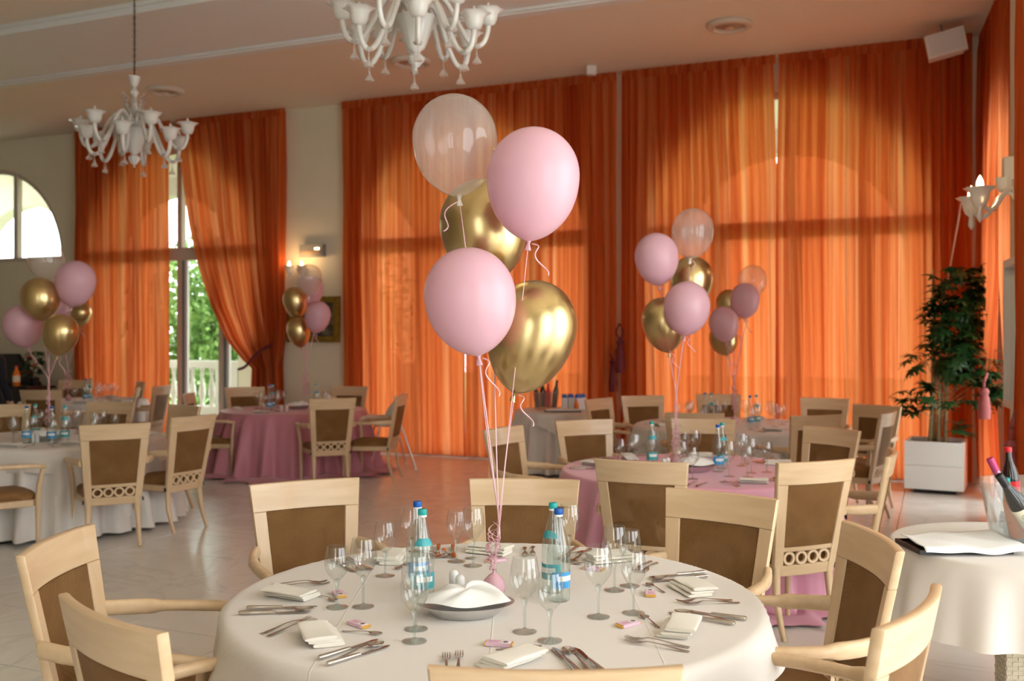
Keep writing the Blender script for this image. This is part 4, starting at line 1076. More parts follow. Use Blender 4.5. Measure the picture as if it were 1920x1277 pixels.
def curls(b, o, n, h, seed, sc=1.0):
    rg = random.Random(seed)
    for k in range(n):
        p = []; a0 = rg.uniform(0, 6.28); rad = rg.uniform(0.010, 0.022) * sc; z0 = rg.uniform(0.15, 0.9) * h; lean = rg.uniform(-1, 1) * 0.02 * sc; tn = rg.uniform(2, 3.5)
        for i in range(30):
            f = i / 29; p.append(Vector(o) + Vector((rad * math.cos(a0 + f * tn * 6.28) + lean * f, rad * math.sin(a0 + f * tn * 6.28), z0 * (1 - f * 0.75))))
        b.sweep(p, (0.0030 * sc, 0.0007 * sc), 6, up=(0, 0, 1))
def weight(p, label, h, n, seed, gat, sc=1.0):
    r = empty('balloon_weight', p); tag(r, label, 'balloon weight', 'balloon weights')
    b = MB(); b.lathe([(0.0, 0.0), (0.022, 0.003), (0.038, 0.022), (0.041, 0.042), (0.034, 0.064), (0.018, 0.08), (0.006, 0.088), (0.004, 0.094), (0.008, 0.1)], 24); b.build('filled_balloon', M['b_pink'], r, True, 60)
    b = MB(); curls(b, (0, 0, 0.08), n, h, seed, sc); b.build('curled_ribbon', M['ribbon'], r, True, 180)
A1 = on(926, 1121, zt); G1 = at(937, A1.y, CH - (985 - HZ) / F * A1.y)
weight(A1, 'pink balloon weight with curled ribbons beside the front bread dish', 0.22, 8, 1, G1)
top1 = A1 + Vector((0, 0, 0.09)); n1 = 'balloons over the front table'
balloon(853, 262, 3.58, 160, 'b_clear', (861, 369), G1, top1, 'clear balloon at the top of the front bunch', n1)
balloon(1000, 331, 3.45, 174, 'b_pink', (991, 452), G1, top1, 'pink balloon at the upper right of the front bunch', n1)
balloon(905, 422, 3.78, 162, 'b_gold', (925, 530), G1, top1, 'gold balloon hidden in the middle of the front bunch', n1)
balloon(881, 555, 3.36, 172, 'b_pink', (897, 667), G1, top1, 'pink balloon at the lower left of the front bunch', n1)
balloon(1000, 612, 3.58, 164, 'b_gold', (965, 737), G1, top1, 'gold balloon at the lower right of the front bunch', n1)
A2 = at(1268, 6.95, TZ + 0.001); G2 = at(1268, 6.95, CH - (745 - HZ) / F * 6.95); n2 = 'balloons over the light pink table'
weight(A2, 'pink balloon weight with curled ribbons on the light pink table', 0.35, 8, 2, G2, 1.3); top2 = A2 + Vector((0, 0, .09))
balloon(1231, 480, 6.9, 82, 'b_pink', (1236, 536), G2, top2, 'pink balloon at the upper left of the right bunch', n2)
balloon(1299, 432, 7.0, 79, 'b_clear', (1294, 486), G2, top2, 'clear balloon at the top of the right bunch', n2)
balloon(1297, 522, 7.15, 80, 'b_gold', (1290, 582), G2, top2, 'gold balloon in the middle of the right bunch', n2)
balloon(1288, 573, 6.75, 86, 'b_pink', (1283, 630), G2, top2, 'pink balloon lowest in front of the right bunch', n2)
balloon(1243, 600, 6.98, 80, 'b_gold', (1254, 661), G2, top2, 'gold balloon at the lower left of the right bunch', n2)
A3 = at(1377, 10.3, TZ + 0.004); G3 = at(1376, 10.3, CH - (722 - HZ) / F * 10.3); n3_ = 'balloons over the far white table'
weight(A3, 'balloon weight on the far white table by the right curtains', 0.42, 7, 3, G3, 1.7); top3 = A3 + Vector((0, 0, .09))
balloon(1411, 525, 10.5, 53, 'b_clear', (1408, 560), G3, top3, 'clear balloon on top of the small far right bunch', n3_)
balloon(1397, 559, 10.2, 54, 'b_pink', (1396, 598), G3, top3, 'pink balloon on the right in the small far right bunch', n3_)
balloon(1368, 570, 10.6, 52, 'b_gold', (1376, 608), G3, top3, 'gold balloon half hidden in the small far right bunch', n3_)
balloon(1357, 604, 10.1, 55, 'b_pink', (1362, 642), G3, top3, 'pink balloon on the left in the small far right bunch', n3_)
balloon(1356, 634, 10.35, 53, 'b_gold', (1363, 667), G3, top3, 'gold balloon lowest in the small far right bunch', n3_)
A4 = at(572, 12.5, TZ + 0.001); G4 = at(573, 12.5, CH - (690 - HZ) / F * 12.5); n4 = 'balloons over the dusty pink table'
weight(A4, 'balloon weight on the dusty pink table', 0.5, 7, 4, G4, 2.0); top4 = A4 + Vector((0, 0, .09))
balloon(580, 520, 12.4, 47, 'b_clear', (579, 556), G4, top4, 'clear balloon in front of the lit wall candles', n4)
balloon(584, 541, 12.7, 44, 'b_pink', (582, 575), G4, top4, 'pink balloon behind the clear one by the painting', n4)
balloon(553, 561, 12.5, 45, 'b_gold', (559, 597), G4, top4, 'upper gold balloon left of the painting', n4)
balloon(596, 590, 12.3, 48, 'b_pink', (589, 625), G4, top4, 'pink balloon in front of the painting', n4)
balloon(559, 617, 12.45, 43, 'b_gold', (565, 652), G4, top4, 'lower gold balloon left of the painting', n4)
A5 = at(92, 8.95, TZ + 0.004); G5 = at(91, 8.95, CH - (712 - HZ) / F * 8.95); n5 = 'balloons over the left white table'
weight(A5, 'balloon weight on the left white table', 0.4, 6, 5, G5, 1.5); top5 = A5 + Vector((0, 0, .09))
balloon(86, 486, 9.0, 64, 'b_clear', (91, 526), G5, top5, 'clear balloon before the arched fanlight', n5)
balloon(142, 527, 9.1, 72, 'b_pink', (134, 576), G5, top5, 'pink balloon at the right of the left bunch', n5)
balloon(75, 557, 9.0, 70, 'b_gold', (80, 602), G5, top5, 'gold balloon in the middle of the left bunch', n5)
balloon(42, 608, 9.1, 70, 'b_pink', (52, 652), G5, top5, 'pink balloon nearest the left picture edge', n5)
balloon(114, 622, 8.8, 64, 'b_gold', (107, 667), G5, top5, 'gold balloon lowest in the left bunch', n5)
A6 = at(128, 14.1, TZ + 0.004); G6 = at(128, 14.1, CH - (690 - HZ) / F * 14.1); n6 = 'balloons over the farthest white table'
weight(A6, 'balloon weight on the farthest white table', 0.5, 6, 6, G6, 2.2); top6 = A6 + Vector((0, 0, .09))
balloon(153, 586, 14.1, 37, 'b_gold', (148, 614), G6, top6, 'small gold balloon behind the left bunch, against the curtain', n6)
balloon(110, 574, 14.2, 36, 'b_pink', (114, 603), G6, top6, 'small pink balloon hidden behind the left bunch', n6)
# ================================================================== CHANDELIERS
def make_chandelier(loc, chain_top, label):
    r = empty('chandelier', loc); tag(r, label, 'chandelier', 'white glass chandeliers')
    Z = loc[2]
    b = MB(); zz = 0.60; k = 0
    while Z + zz < chain_top:
        n = 10; rot = (k % 2) * PI / 2
        pts = [(0.011 * math.cos(2 * PI * i / n) * math.cos(rot), 0.011 * math.cos(2 * PI * i / n) * math.sin(rot), zz + 0.02 + 0.02 * math.sin(2 * PI * i / n)) for i in range(n + 1)]
        b.sweep(pts, 0.0035, 5, up=(math.sin(rot), -math.cos(rot), 0.01)); zz += 0.031; k += 1
    b.sweep([(0, 0, 0.6), (0.006, 0, (chain_top - Z) * 0.5 + 0.3), (0, 0, chain_top - Z)], 0.004, 6)
    b.build('chain', M['chain'], r)
    b = MB(); b.lathe([(0.012, 0.50), (0.03, 0.52), (0.05, 0.57), (0.058, 0.60), (0.06, 0.605), (0.0, 0.60)], 20); b.build('top_cup', M['murano'], r)
    b = MB(); b.lathe([(0.02, 0.14), (0.045, 0.18), (0.06, 0.24), (0.05, 0.30), (0.022, 0.36), (0.018, 0.40), (0.035, 0.43), (0.042, 0.45), (0.03, 0.47), (0.014, 0.50)], 20); b.build('column', M['murano'], r)
    b = MB(); b.lathe([(0.015, -0.16), (0.06, -0.12), (0.09, -0.04), (0.135, 0.06), (0.145, 0.09), (0.13, 0.085), (0.02, 0.02)], 28, wob=lambda a, z: 1 + 0.04 * math.cos(12 * a)); b.build('bowl', M['murano'], r)
    b = MB(); b.lathe([(0.0, -0.285), (0.012, -0.275), (0.006, -0.26), (0.028, -0.24), (0.052, -0.21), (0.058, -0.185), (0.04, -0.165), (0.015, -0.15)], 20, wob=lambda a, z: 1 + 0.06 * math.cos(8 * a)); b.build('finial', M['murano'], r)
    NA = 12
    for i in range(NA):
        a = 2 * PI * i / NA + 0.13; lo = i % 2; k = 0.88 if lo else 1.0; dz = -0.10 if lo else 0.0
        ca, sa = math.cos(a), math.sin(a)
        def P(rr, z): return (rr * k * ca, rr * k * sa, z + dz * min(1, rr / 0.3))
        b = MB(); b.sweep(bez([P(0.04, 0.12), P(0.12, 0.235), P(0.20, 0.215), P(0.29, 0.06), P(0.36, -0.055), P(0.42, -0.09), P(0.47, -0.06), P(0.495, 0.01), P(0.50, 0.055)], 4), 0.0185, 8)
        arm = b.build('arm', M['murano'], r, True, 180)
        b = MB()
        for s in (-1, 1):                                    # little scroll collar at the lowest point
            b.lathe([(0.022, -0.012), (0.032, 0.0), (0.022, 0.012)], 12, P(0.42, -0.09))
        b.build('collar', M['murano_c'], arm)
        b = MB(); c = P(0.50, 0.05)
        b.lathe([(0.014, 0.0), (0.046, 0.014), (0.06, 0.045), (0.066, 0.085), (0.086, 0.112), (0.105, 0.115)], 24, c, capt=False, wob=lambda q, z: 1 + (0.10 * math.cos(6 * q) if z > 0.1 else 0))
        cup = b.build('cup', M['murano'], r, True, 60)
        b = MB(); b.lathe([(0.013, 0.02), (0.014, 0.08), (0.019, 0.11), (0.014, 0.145), (0.0, 0.17)], 12, c); b.build('candle_bulb', M['murano'], cup)
        b = MB(); c = P(0.42, -0.09)
        b.lathe([(0.0, -0.125), (0.03, -0.12), (0.024, -0.10), (0.008, -0.075), (0.010, -0.062), (0.004, -0.052), (0.003, -0.01)], 12, c, wob=lambda q, z: 1 + (0.12 * math.cos(5 * q) if z < -0.09 else 0)); b.build('pendant_drop', M['murano_c'], r)
    for i in range(8):
        a = 2 * PI * i / 8 + 0.3; ca, sa = math.cos(a), math.sin(a)
        b = MB(); q = bez([(0.02 * ca, 0.02 * sa, 0.10), (0.07 * ca, 0.07 * sa, 0.24), (0.10 * ca, 0.10 * sa, 0.33), (0.085 * ca, 0.085 * sa, 0.38), (0.14 * ca, 0.14 * sa, 0.42)], 4)
        b.sweep(q, [(0.006 + 0.016 * math.sin(PI * j / (len(q) - 1)), 0.005) for j in range(len(q))], 8); b.build('leaf', M['murano_c'], r, True, 180)
    return r
c1 = at(252, 9.69, 3.59); c2 = at(780, 6.85, 3.77)
make_chandelier(c1, CEIL - 0.05, 'white glass chandelier hanging before the left orange curtains')
make_chandelier(c2, CEIL - 0.03, 'large white glass chandelier cut by the top picture edge')
# flush ceiling lamps
for k, (px, py) in enumerate(((1368, 45), (770, 114), (310, 168))):
    p = on(px, py, CEIL); r = empty('ceiling_lamp', (p.x, p.y, CEIL))
    tag(r, ['round flush ceiling lamp above the right curtains', 'round flush ceiling lamp behind the large chandelier', 'round flush ceiling lamp beside the small chandelier stem'][k], 'ceiling lamp', 'flush ceiling lamps')
    b = MB(); b.lathe([(0.25, 0.0), (0.255, -0.02), (0.235, -0.045), (0.19, -0.05), (0.165, -0.03), (0.16, 0.0)], 40, capb=False, capt=False); b.build('ring', M['cream_lamp'], r)
    b = MB(); b.lathe([(0.0, -0.036), (0.10, -0.032), (0.15, -0.02), (0.165, -0.012)], 32); b.build('diffuser', M['lens'], r)
    b = MB(); b.lathe([(0.045, -0.034), (0.05, -0.05), (0.03, -0.06), (0.0, -0.062)], 20); b.build('center_cap', M['steel_b'], r)
# loudspeaker in the corner
p = at(1774, 10.7, CH + (630 - 80) / F * 10.7); r = empty('loudspeaker', p, -0.3); r.rotation_euler = (0.2, -0.22, -0.3); tag(r, 'white loudspeaker under the ceiling in the right corner', 'loudspeaker')
b = MB(); b.box((0, 0.11, 0), (0.36, 0.16, 0.22), 0, 1); b.box((0, 0.02, 0), (0.40, 0.06, 0.25)); b.v = [(x, y * 1, z - 0.25 * y) for x, y, z in b.v]; b.build('cabinet', M['white'], r, False)
b = MB(); b.box((0, -0.016, 0.005), (0.35, 0.012, 0.20)); b.build('grille', M['planter'], r, False)
b = MB(); b.sweep([(0, 0.16, 0.0), (0.02, 0.22, 0.10), (0.02, 0.22, CEIL - p.z)], 0.018, 8); b.build('bracket', M['grey'], r)
b = MB(); p = at(1109, 12.55, 0); b.box((p.x, p.y, CEIL - 0.055), (0.12, 0.10, 0.11)); b.build('motion_sensor', M['white'], None, False)
tag(bpy.data.objects['motion_sensor'], 'small white box under the ceiling at the curtain gap', 'sensor')
# ------------------------------------------------------------------ wall lamps
def sconce(place, s, y, z, arms, label, scale=1.0, lit=()):
    r = place(empty('wall_lamp')); tag(r, label, 'wall lamp', 'lit glass wall lamps'); K = scale
    b = MB(); b.lathe([(0.0, -0.30 * K), (0.03 * K, -0.27 * K), (0.02 * K, -0.22 * K), (0.055 * K, -0.16 * K), (0.07 * K, -0.10 * K), (0.03 * K, -0.05 * K), (0.09 * K, 0.02 * K), (0.10 * K, 0.035 * K), (0.05 * K, 0.03 * K), (0.0, 0.03 * K)], 20, (s, y - 0.07 * K, z), wob=lambda a, zz: 1 + 0.06 * math.cos(6 * a)); b.build('body', M['murano'], r)
    b = MB(); b.box((s, y - 0.01, z - 0.08 * K), (0.09 * K, 0.02, 0.22 * K)); b.build('wall_plate', M['murano'], r)
    for (dx, dy) in arms:
        b = MB(); b.sweep(bez([(s, y - 0.07 * K, z - 0.05 * K), (s + dx * 0.4, y - 0.07 * K + dy * 0.4, z + 0.07 * K), (s + dx * 0.75, y - 0.07 * K + dy * 0.75, z - 0.06 * K), (s + dx, y - 0.07 * K + dy, z - 0.03 * K)], 5), 0.014 * K, 8)
        arm = b.build('arm', M['murano'], r, True, 180); c = (s + dx, y - 0.07 * K + dy, z)
        b = MB(); b.lathe([(0.0, -0.14 * K), (0.02 * K, -0.11 * K), (0.012 * K, -0.06 * K), (0.035 * K, -0.04 * K), (0.05 * K, 0.0), (0.055 * K, 0.035 * K), (0.085 * K, 0.062 * K), (0.06 * K, 0.058 * K), (0.03 * K, 0.03 * K)], 24, c, wob=lambda q, zz: 1 + (0.10 * math.cos(7 * q) if zz > 0.05 * K else 0)); b.build('cup', M['murano'], arm, True, 60)
        b = MB(); b.lathe([(0.014 * K, 0.05 * K), (0.021 * K, 0.075 * K), (0.018 * K, 0.10 * K), (0.007 * K, 0.125 * K), (0.0, 0.135 * K)], 14, c); b.build('candle_bulb', M['flame'], arm, True, 180)
    return r
ts = px_t(571)
sconce(in_wall, ts, 0, 2.64, ((-0.11, -0.16), (0.11, -0.16)), 'two armed lit glass lamp on the cream wall above the balloons')
sconce(in_right, 4.42, 0, 2.62, ((-0.22, -0.36), (0.30, -0.36)), 'lit white glass wall lamp beside the right curtain', 1.2)
for (dx, dy) in ((-0.22, -0.44),):
    q = rp(4.42 + dx, dy - 0.0, 2.80); l = bpy.data.lights.new('candle_glow', 'POINT'); l.energy = 4; l.color = (1, 0.66, 0.34); l.shadow_soft_size = 0.03
    o = bpy.data.objects.new('candle_glow', l); COL.objects.link(o); o.location = q
for dx in (-0.11, 0.11):
    q = wp(ts + dx, 0.24, 2.80); l = bpy.data.lights.new('candle_glow', 'POINT'); l.energy = 2.2; l.color = (1, 0.62, 0.30); l.shadow_soft_size = 0.03
    o = bpy.data.objects.new('candle_glow', l); COL.objects.link(o); o.location = q
# emergency light, painting
te = px_t(590); r = in_wall(empty('emergency_light')); tag(r, 'grey rectangular emergency light on the cream wall', 'light fixture')
b = MB(); b.box((te, -0.05, 2.93), (0.40, 0.10, 0.18)); b.build('housing', M['grey'], r, False)
b = MB(); b.box((te + 0.0, -0.105, 2.90), (0.34, 0.012, 0.06)); b.build('diffuser', M['lens'], r, False)
b = MB(); b.box((te + 0.11, -0.106, 2.955), (0.07, 0.012, 0.02)); b.build('indicator_lamp', M['flame'], r, False)
tc = (px_t(541) + px_t(640)) / 2 ; tw = (px_t(640) - px_t(541)) * 0.98
zc, zh = 1.67 + 31 / F * 14.7, 86 / F * 14.7
r = in_wall(empty('framed_painting')); tag(r, 'gilt framed dark painting on the cream wall behind the balloons', 'painting')
for (cx, cz, sx, sz) in ((tc, zc + zh / 2 - 0.045, tw, 0.09), (tc, zc - zh / 2 + 0.045, tw, 0.09), (tc - tw / 2 + 0.045, zc, 0.09, zh - 0.18), (tc + tw / 2 - 0.045, zc, 0.09, zh - 0.18)):
    b = MB(); b.box((cx, -0.035, cz), (sx, 0.05, sz)); b.box((cx, -0.065, cz), (sx * (0.94 if sx > sz else 0.5), 0.02, sz * (0.5 if sx > sz else 0.98))); b.build('frame_side', M['gold'], r, False)
b = MB(); b.box((tc, -0.03, zc), (tw - 0.17, 0.02, zh - 0.17)); b.build('canvas', M['canvas'], r, False)
b = MB(); b.box((tc + tw * 0.16, -0.043, zc - 0.02), (tw * 0.12, 0.006, zh * 0.45)); b.build('painted_figure', M['cream_lamp'], r, False)
# mirror on the right pier
r = in_right(empty('wall_mirror')); tag(r, 'tall white framed mirror on the right pier reflecting the curtain', 'mirror'); m0, m1, z0, z1 = 2.98, 3.78, 1.08, 2.30
for (cx, cz, sx, sz) in (((m0 + m1) / 2, z1 - 0.03, m1 - m0, 0.06), ((m0 + m1) / 2, z0 + 0.03, m1 - m0, 0.06), (m0 + 0.03, (z0 + z1) / 2, 0.06, z1 - z0 - 0.12), (m1 - 0.03, (z0 + z1) / 2, 0.06, z1 - z0 - 0.12)):
    b = MB(); b.box((cx, -0.035, cz), (sx, 0.07, sz)); b.build('frame_side', M['white'], r, False)
b = MB(); b.box(((m0 + m1) / 2, -0.02, (z0 + z1) / 2), (m1 - m0 - 0.1, 0.01, z1 - z0 - 0.1)); b.build('mirror_glass', M['mirror'], r, False)
b = MB(); s_, y_ = 3.35, -0.09
b.box((s_, -0.06, 3.02), (0.14, 0.12, 0.18)); b.lathe([(0.0, -0.14), (0.06, -0.10), (0.08, 0.0)], 12, (s_, -0.1, 2.95)); tag(in_right(b.build('wall_spotlight', M['white'], None, False)), 'small white fitting on the right pier above the wall lamp', 'light fixture')
# pull cord in the corner
b = MB(); cp = [at(1800, 11.0, CH + 230 / F * 11.0), at(1775, 11.0, CH + 90 / F * 11.0), at(1764, 11.0, CH - 20 / F * 11), at(1748, 11.0, CH - 45 / F * 11), at(1756, 11, CH - 68 / F * 11), at(1775, 11, CH - 55 / F * 11), at(1772, 11.05, CH + 60 / F * 11), at(1802, 11.05, CH + 250 / F * 11)]
b.sweep(bez(cp, 6), 0.008, 6); tag(b.build('pull_cord', M['white']), 'thin white curtain cord looping beside the potted plant', 'cord')
# ------------------------------------------------------------------ potted plant
pc = Vector((4.58, 10.75)); PR = math.radians(-28)
r = empty('planter', (pc.x, pc.y, 0), PR); tag(r, 'white square planter box under the leafy plant', 'planter')
for s, (cx, cy, sx, sy) in enumerate(((0, -0.275, 0.58, 0.03), (0, 0.275, 0.58, 0.03), (-0.275, 0, 0.03, 0.52), (0.275, 0, 0.03, 0.52))):
    for k in range(2):
        b = MB(); b.box((cx, cy, 0.045 + 0.127 + k * 0.254), (sx, sy, 0.251)); b.build('side_panel', M['planter'], r, False)
b = MB(); b.box((0, 0, 0.028), (0.42, 0.42, 0.05)); b.build('plinth', M['black'], r, False)
b = MB(); b.box((0, 0, 0.49), (0.52, 0.52, 0.04)); b.build('soil', M['soil'], r, False)
r = empty('umbrella_plant', (pc.x, pc.y, 0.5)); tag(r, 'tall leafy green plant with bare canes in the white planter', 'plant'); rg = random.Random(11)
tips = []
for i, (dx, dy, hh) in enumerate(((0.02, 0, 1.75), (-0.06, 0.03, 1.45), (0.08, -0.03, 1.2), (0.0, 0.06, 1.9), (0.05, 0.05, 0.9))):
    b = MB(); lean = rg.uniform(-0.05, 0.16); q = bez([(dx, dy, 0), (dx + lean * .3, dy, hh * 0.35), (dx + lean * .8, dy + rg.uniform(-.05, .05), hh * 0.7), (dx + lean, dy, hh)], 5)
    b.sweep(q, [lerp(0.022, 0.008, j / (len(q) - 1)) for j in range(len(q))], 8); b.build('cane', M['stem'], r, True, 180); tips.append(q)
def leaf_mesh(seed):
    g = random.Random(seed); b = MB(); n = 8
    b.sweep([(0, 0, 0), (0.0, 0.06, 0.012), (0, 0.12, 0.02)], 0.0035, 5)
    for k in range(n):
        a = -PI * 0.9 + 2 * PI * 0.9 * k / (n - 1); L = g.uniform(0.11, 0.155); w = 0.026; dr = g.uniform(0.03, 0.08); vs = []; fs = []
        for j in range(6):
            f = j / 5; ww = w * math.sin(PI * (0.08 + 0.92 * f) ** 0.8) if j < 5 else 0.002
            cx, cy, cz = math.sin(a) * L * f, math.cos(a) * L * f, 0.02 + 0.02 * f - dr * f * f
            tx, ty = math.cos(a), -math.sin(a)
            vs += [(cx - tx * ww, 0.12 + cy - ty * ww, cz - 0.006), (cx, 0.12 + cy, cz), (cx + tx * ww, 0.12 + cy + ty * ww, cz - 0.006)]
        for j in range(5):
            for c in (0, 1): i = j * 3 + c; fs.append((i, i + 1, i + 4, i + 3))
        b.add(vs, fs)
    return b.mesh('leaf', M['leaf'], True, 180)
LM = [leaf_mesh(s) for s in (1, 2, 3)]
def leaf(p, az, tilt, k):
    o = link('leaf', LM[rg.randrange(3)], r); o.location = p; o.rotation_euler = (tilt, rg.uniform(-.3, .3), az); o.scale = (k, k, k)
for i in range(230):
    z = rg.uniform(0.75, 1.9); w = 0.10 + 0.17 * math.sin((z - 0.6) / 1.35 * PI) ** 0.8 if z < 1.93 else 0.1
    a = rg.uniform(0, 6.28); q = w * rg.uniform(0.2, 1); c = 0.10 + 0.06 * z
    leaf((c + q * math.cos(a), q * math.sin(a) * 0.8 - 0.12, z + rg.uniform(-.05, .05)), a - PI / 2, rg.uniform(-1.3, 0.6), rg.uniform(0.6, 1.0))
for (bx, by, bz) in ((-0.36, -0.15, 0.5), (-0.25, -0.2, 0.62), (-0.42, -0.1, 0.38), (0.12, -0.25, 0.25), (0.38, -0.3, 0.62), (0.42, -0.35, 0.85), (0.3, -0.3, 0.45), (0.47, -0.35, 0.72), (-0.2, -0.1, 0.85), (0.22, -0.25, 0.72), (0.42, -0.35, 0.52), (-0.12, -0.25, 0.45), (0.35, -0.35, 0.95), (0.28, -0.3, 0.8), (0.5, -0.38, 0.6)):
    b = MB(); b.sweep(bez([(0.03, 0, bz * 0.6), (bx * 0.55, by * .5, bz * 1.02), (bx, by, bz)], 5), 0.005, 6); b.build('twig', M['stem'], r, True, 180)
    for j in range(5): leaf((bx + rg.uniform(-.05, .05), by + rg.uniform(-.05, .05), bz + rg.uniform(-.08, .08)), rg.uniform(0, 6.28), rg.uniform(-0.9, 0.3), rg.uniform(0.7, 1.0))
# ================================================================== DRINKS
def soft_bottle(name, loc, tilt, body, cap, label, cat='bottle', h=0.30, rr=0.035, band=None, txt=None, group=None):
    r = empty(name, loc); r.rotation_euler = tilt; tag(r, label, cat, group)
    prof = [(rr * .85, 0), (rr, 0.008), (rr, h * 0.55), (rr * 0.9, h * 0.64), (rr * 0.5, h * 0.78), (rr * 0.38, h * 0.86), (rr * 0.36, h * 0.95)]
    b = MB(); b.lathe(prof, 24); b.build('body', M[body], r, True, 60)
    b = MB(); b.lathe([(rr * .42, h * (0.93 if cap in ('cap_red', 'blue_cap', 'teal_cap') else 0.74)), (rr * .44, h * 0.94), (rr * .44, h * 0.99), (rr * .4, h)], 18); b.build('cap', M[cap], r, True, 60)
    if band:
        b = MB(); b.grid(lambda u, v: ((rr + .001) * math.cos((u - .5) * 3.4 - PI / 2), (rr + .001) * math.sin((u - .5) * 3.4 - PI / 2), lerp(h * .2, h * .5, v)), 16, 2); lb = b.build('paper_label', M[band], r, True, 180)
        if txt:
            cu = bpy.data.curves.new('printed_name', 'FONT'); cu.body = txt; cu.size = 0.032; cu.align_x = 'CENTER'; cu.align_y = 'CENTER'; cu.extrude = 0.0
            to = bpy.data.objects.new('printed_name', cu); COL.objects.link(to); dg = bpy.context.evaluated_depsgraph_get(); me = bpy.data.meshes.new_from_object(to.evaluated_get(dg)); bpy.data.objects.remove(to)
            for v in me.vertices:
                x, y = v.co.x, v.co.y; a = x / (rr + .0016) - PI / 2; v.co = ((rr + .0018) * math.cos(a), (rr + .0018) * math.sin(a), h * 0.40 + y)
            me.materials.append(M['grey']); link('printed_name', me, lb)
            for dz, w in ((0.345, 1.0), (0.315, 1.0)):
                b = MB(); b.grid(lambda u, v: ((rr + .0018) * math.cos((u - .5) * w - PI / 2), (rr + .0018) * math.sin((u - .5) * w - PI / 2), h * dz + 0.002 * v), 8, 2); b.build('printed_line', M['grey'], lb, True, 180)
    return r
BK = Vector((2.31, 4.42)); bz0 = TZ + 0.002
r = empty('ice_bucket', (BK.x, BK.y, bz0)); tag(r, 'clear ice bucket full of bottles at the right picture edge', 'ice bucket')
b = MB(); b.lathe([(0.15, 0.0), (0.165, 0.006), (0.185, 0.10), (0.215, 0.262), (0.222, 0.272), (0.212, 0.268), (0.18, 0.10), (0.155, 0.012), (0.0, 0.010)], 40, capb=True); b.build('bucket', M['acrylic'], r, True, 60)
b = MB(); rg = random.Random(4)
for i in range(60):
    a = rg.uniform(0, 6.28); q = rg.uniform(0, 0.12); z = rg.uniform(0.03, 0.14); b.box((q * math.cos(a), q * math.sin(a), z), (0.035, 0.035, 0.03), rg.uniform(0, 1.5))
b.build('ice_cubes', M['ice'], r, False)['kind'] = 'stuff'
gd = 'bottles in the ice bucket'
soft_bottle('wine_bottle', (BK.x - 0.02, BK.y - 0.11, bz0 + 0.045), (0.08, -0.62, 0), 'wine', 'black', 'dark wine bottle with cream label leaning in the ice bucket', 'wine bottle', 0.34, 0.040, 'winelabel', 'OPPI', gd)
soft_bottle('wine_bottle', (BK.x - 0.02, BK.y + 0.02, bz0 + 0.05), (0.0, -0.46, 0), 'bottle', 'cap_pink', 'bottle with magenta capsule leaning in the ice bucket', 'wine bottle', 0.36, 0.038, None, None, gd)
soft_bottle('cola_bottle', (BK.x - 0.06, BK.y + 0.05, bz0 + 0.12), (0.0, -0.08, 0), 'cola', 'cap_red', 'red capped cola bottle standing in the ice bucket', 'bottle', 0.30, 0.036, 'cap_red', None, gd)
soft_bottle('juice_bottle', (BK.x - 0.075, BK.y - 0.02, bz0 + 0.03), (0.0, -0.24, 0.3), 'orange', 'teal_cap', 'orange drink bottle inside the ice bucket behind the wine', 'bottle', 0.27, 0.034, None, None, gd)
soft_bottle('water_bottle', (BK.x - 0.03, BK.y - 0.09, bz0 + 0.13), (0.0, 0.05, 0.3), 'bottle', 'blue_cap', 'blue capped water bottle at the very edge of the picture', 'bottle', 0.28, 0.036, 'blue_label', None, gd)
# tray and napkin on the side table
p = on(1795, 1028, TZ + 0.002)
r = empty('serving_tray', (p.x, p.y, TZ + 0.002), 0.03); tag(r, 'flat black tray under the white napkin on the side table', 'tray')
b = MB(); b.box((-0.02, 0, 0.005), (0.40, 0.25, 0.010)); b.build('tray_base', M['tray'], r, False)
b = MB(); b.box((-0.02, 0.12, 0.012), (0.40, 0.012, 0.014)); b.box((-0.02, -0.12, 0.012), (0.40, 0.012, 0.014)); b.box((-0.215, 0, 0.012), (0.012, 0.25, 0.014)); b.box((0.175, 0, 0.012), (0.012, 0.25, 0.014)); b.build('tray_rim', M['tray'], r, False)
b = MB()
def nfn(u, v):
    x = (u - .5) * 0.46 + 0.03 * v; y = (v - .5) * 0.33; dx = max(0, x - 0.2); dy = max(0, -y - 0.132)
    z = 0.034 + 0.005 * math.sin(x * 17 + 1) * math.sin(y * 13) + 0.004 * math.sin(x * 31 + y * 22) + 0.022 * math.exp(-((x - 0.2) ** 2 + (y - 0.12) ** 2) / 0.004) - 0.55 * dy - 0.2 * dx
    return (x + 0.02, y, max(z, 0.003))
b.grid(nfn, 40, 30); o = b.build('draped_napkin', M['napkin_w'], None, True, 180); o.location = (p.x, p.y, TZ + 0.002); o.rotation_euler = (0, 0, 0.03); tag(o, 'white napkin spread over the tray on the side table', 'napkin')
o.modifiers.new('thickness', 'SOLIDIFY').thickness = 0.002
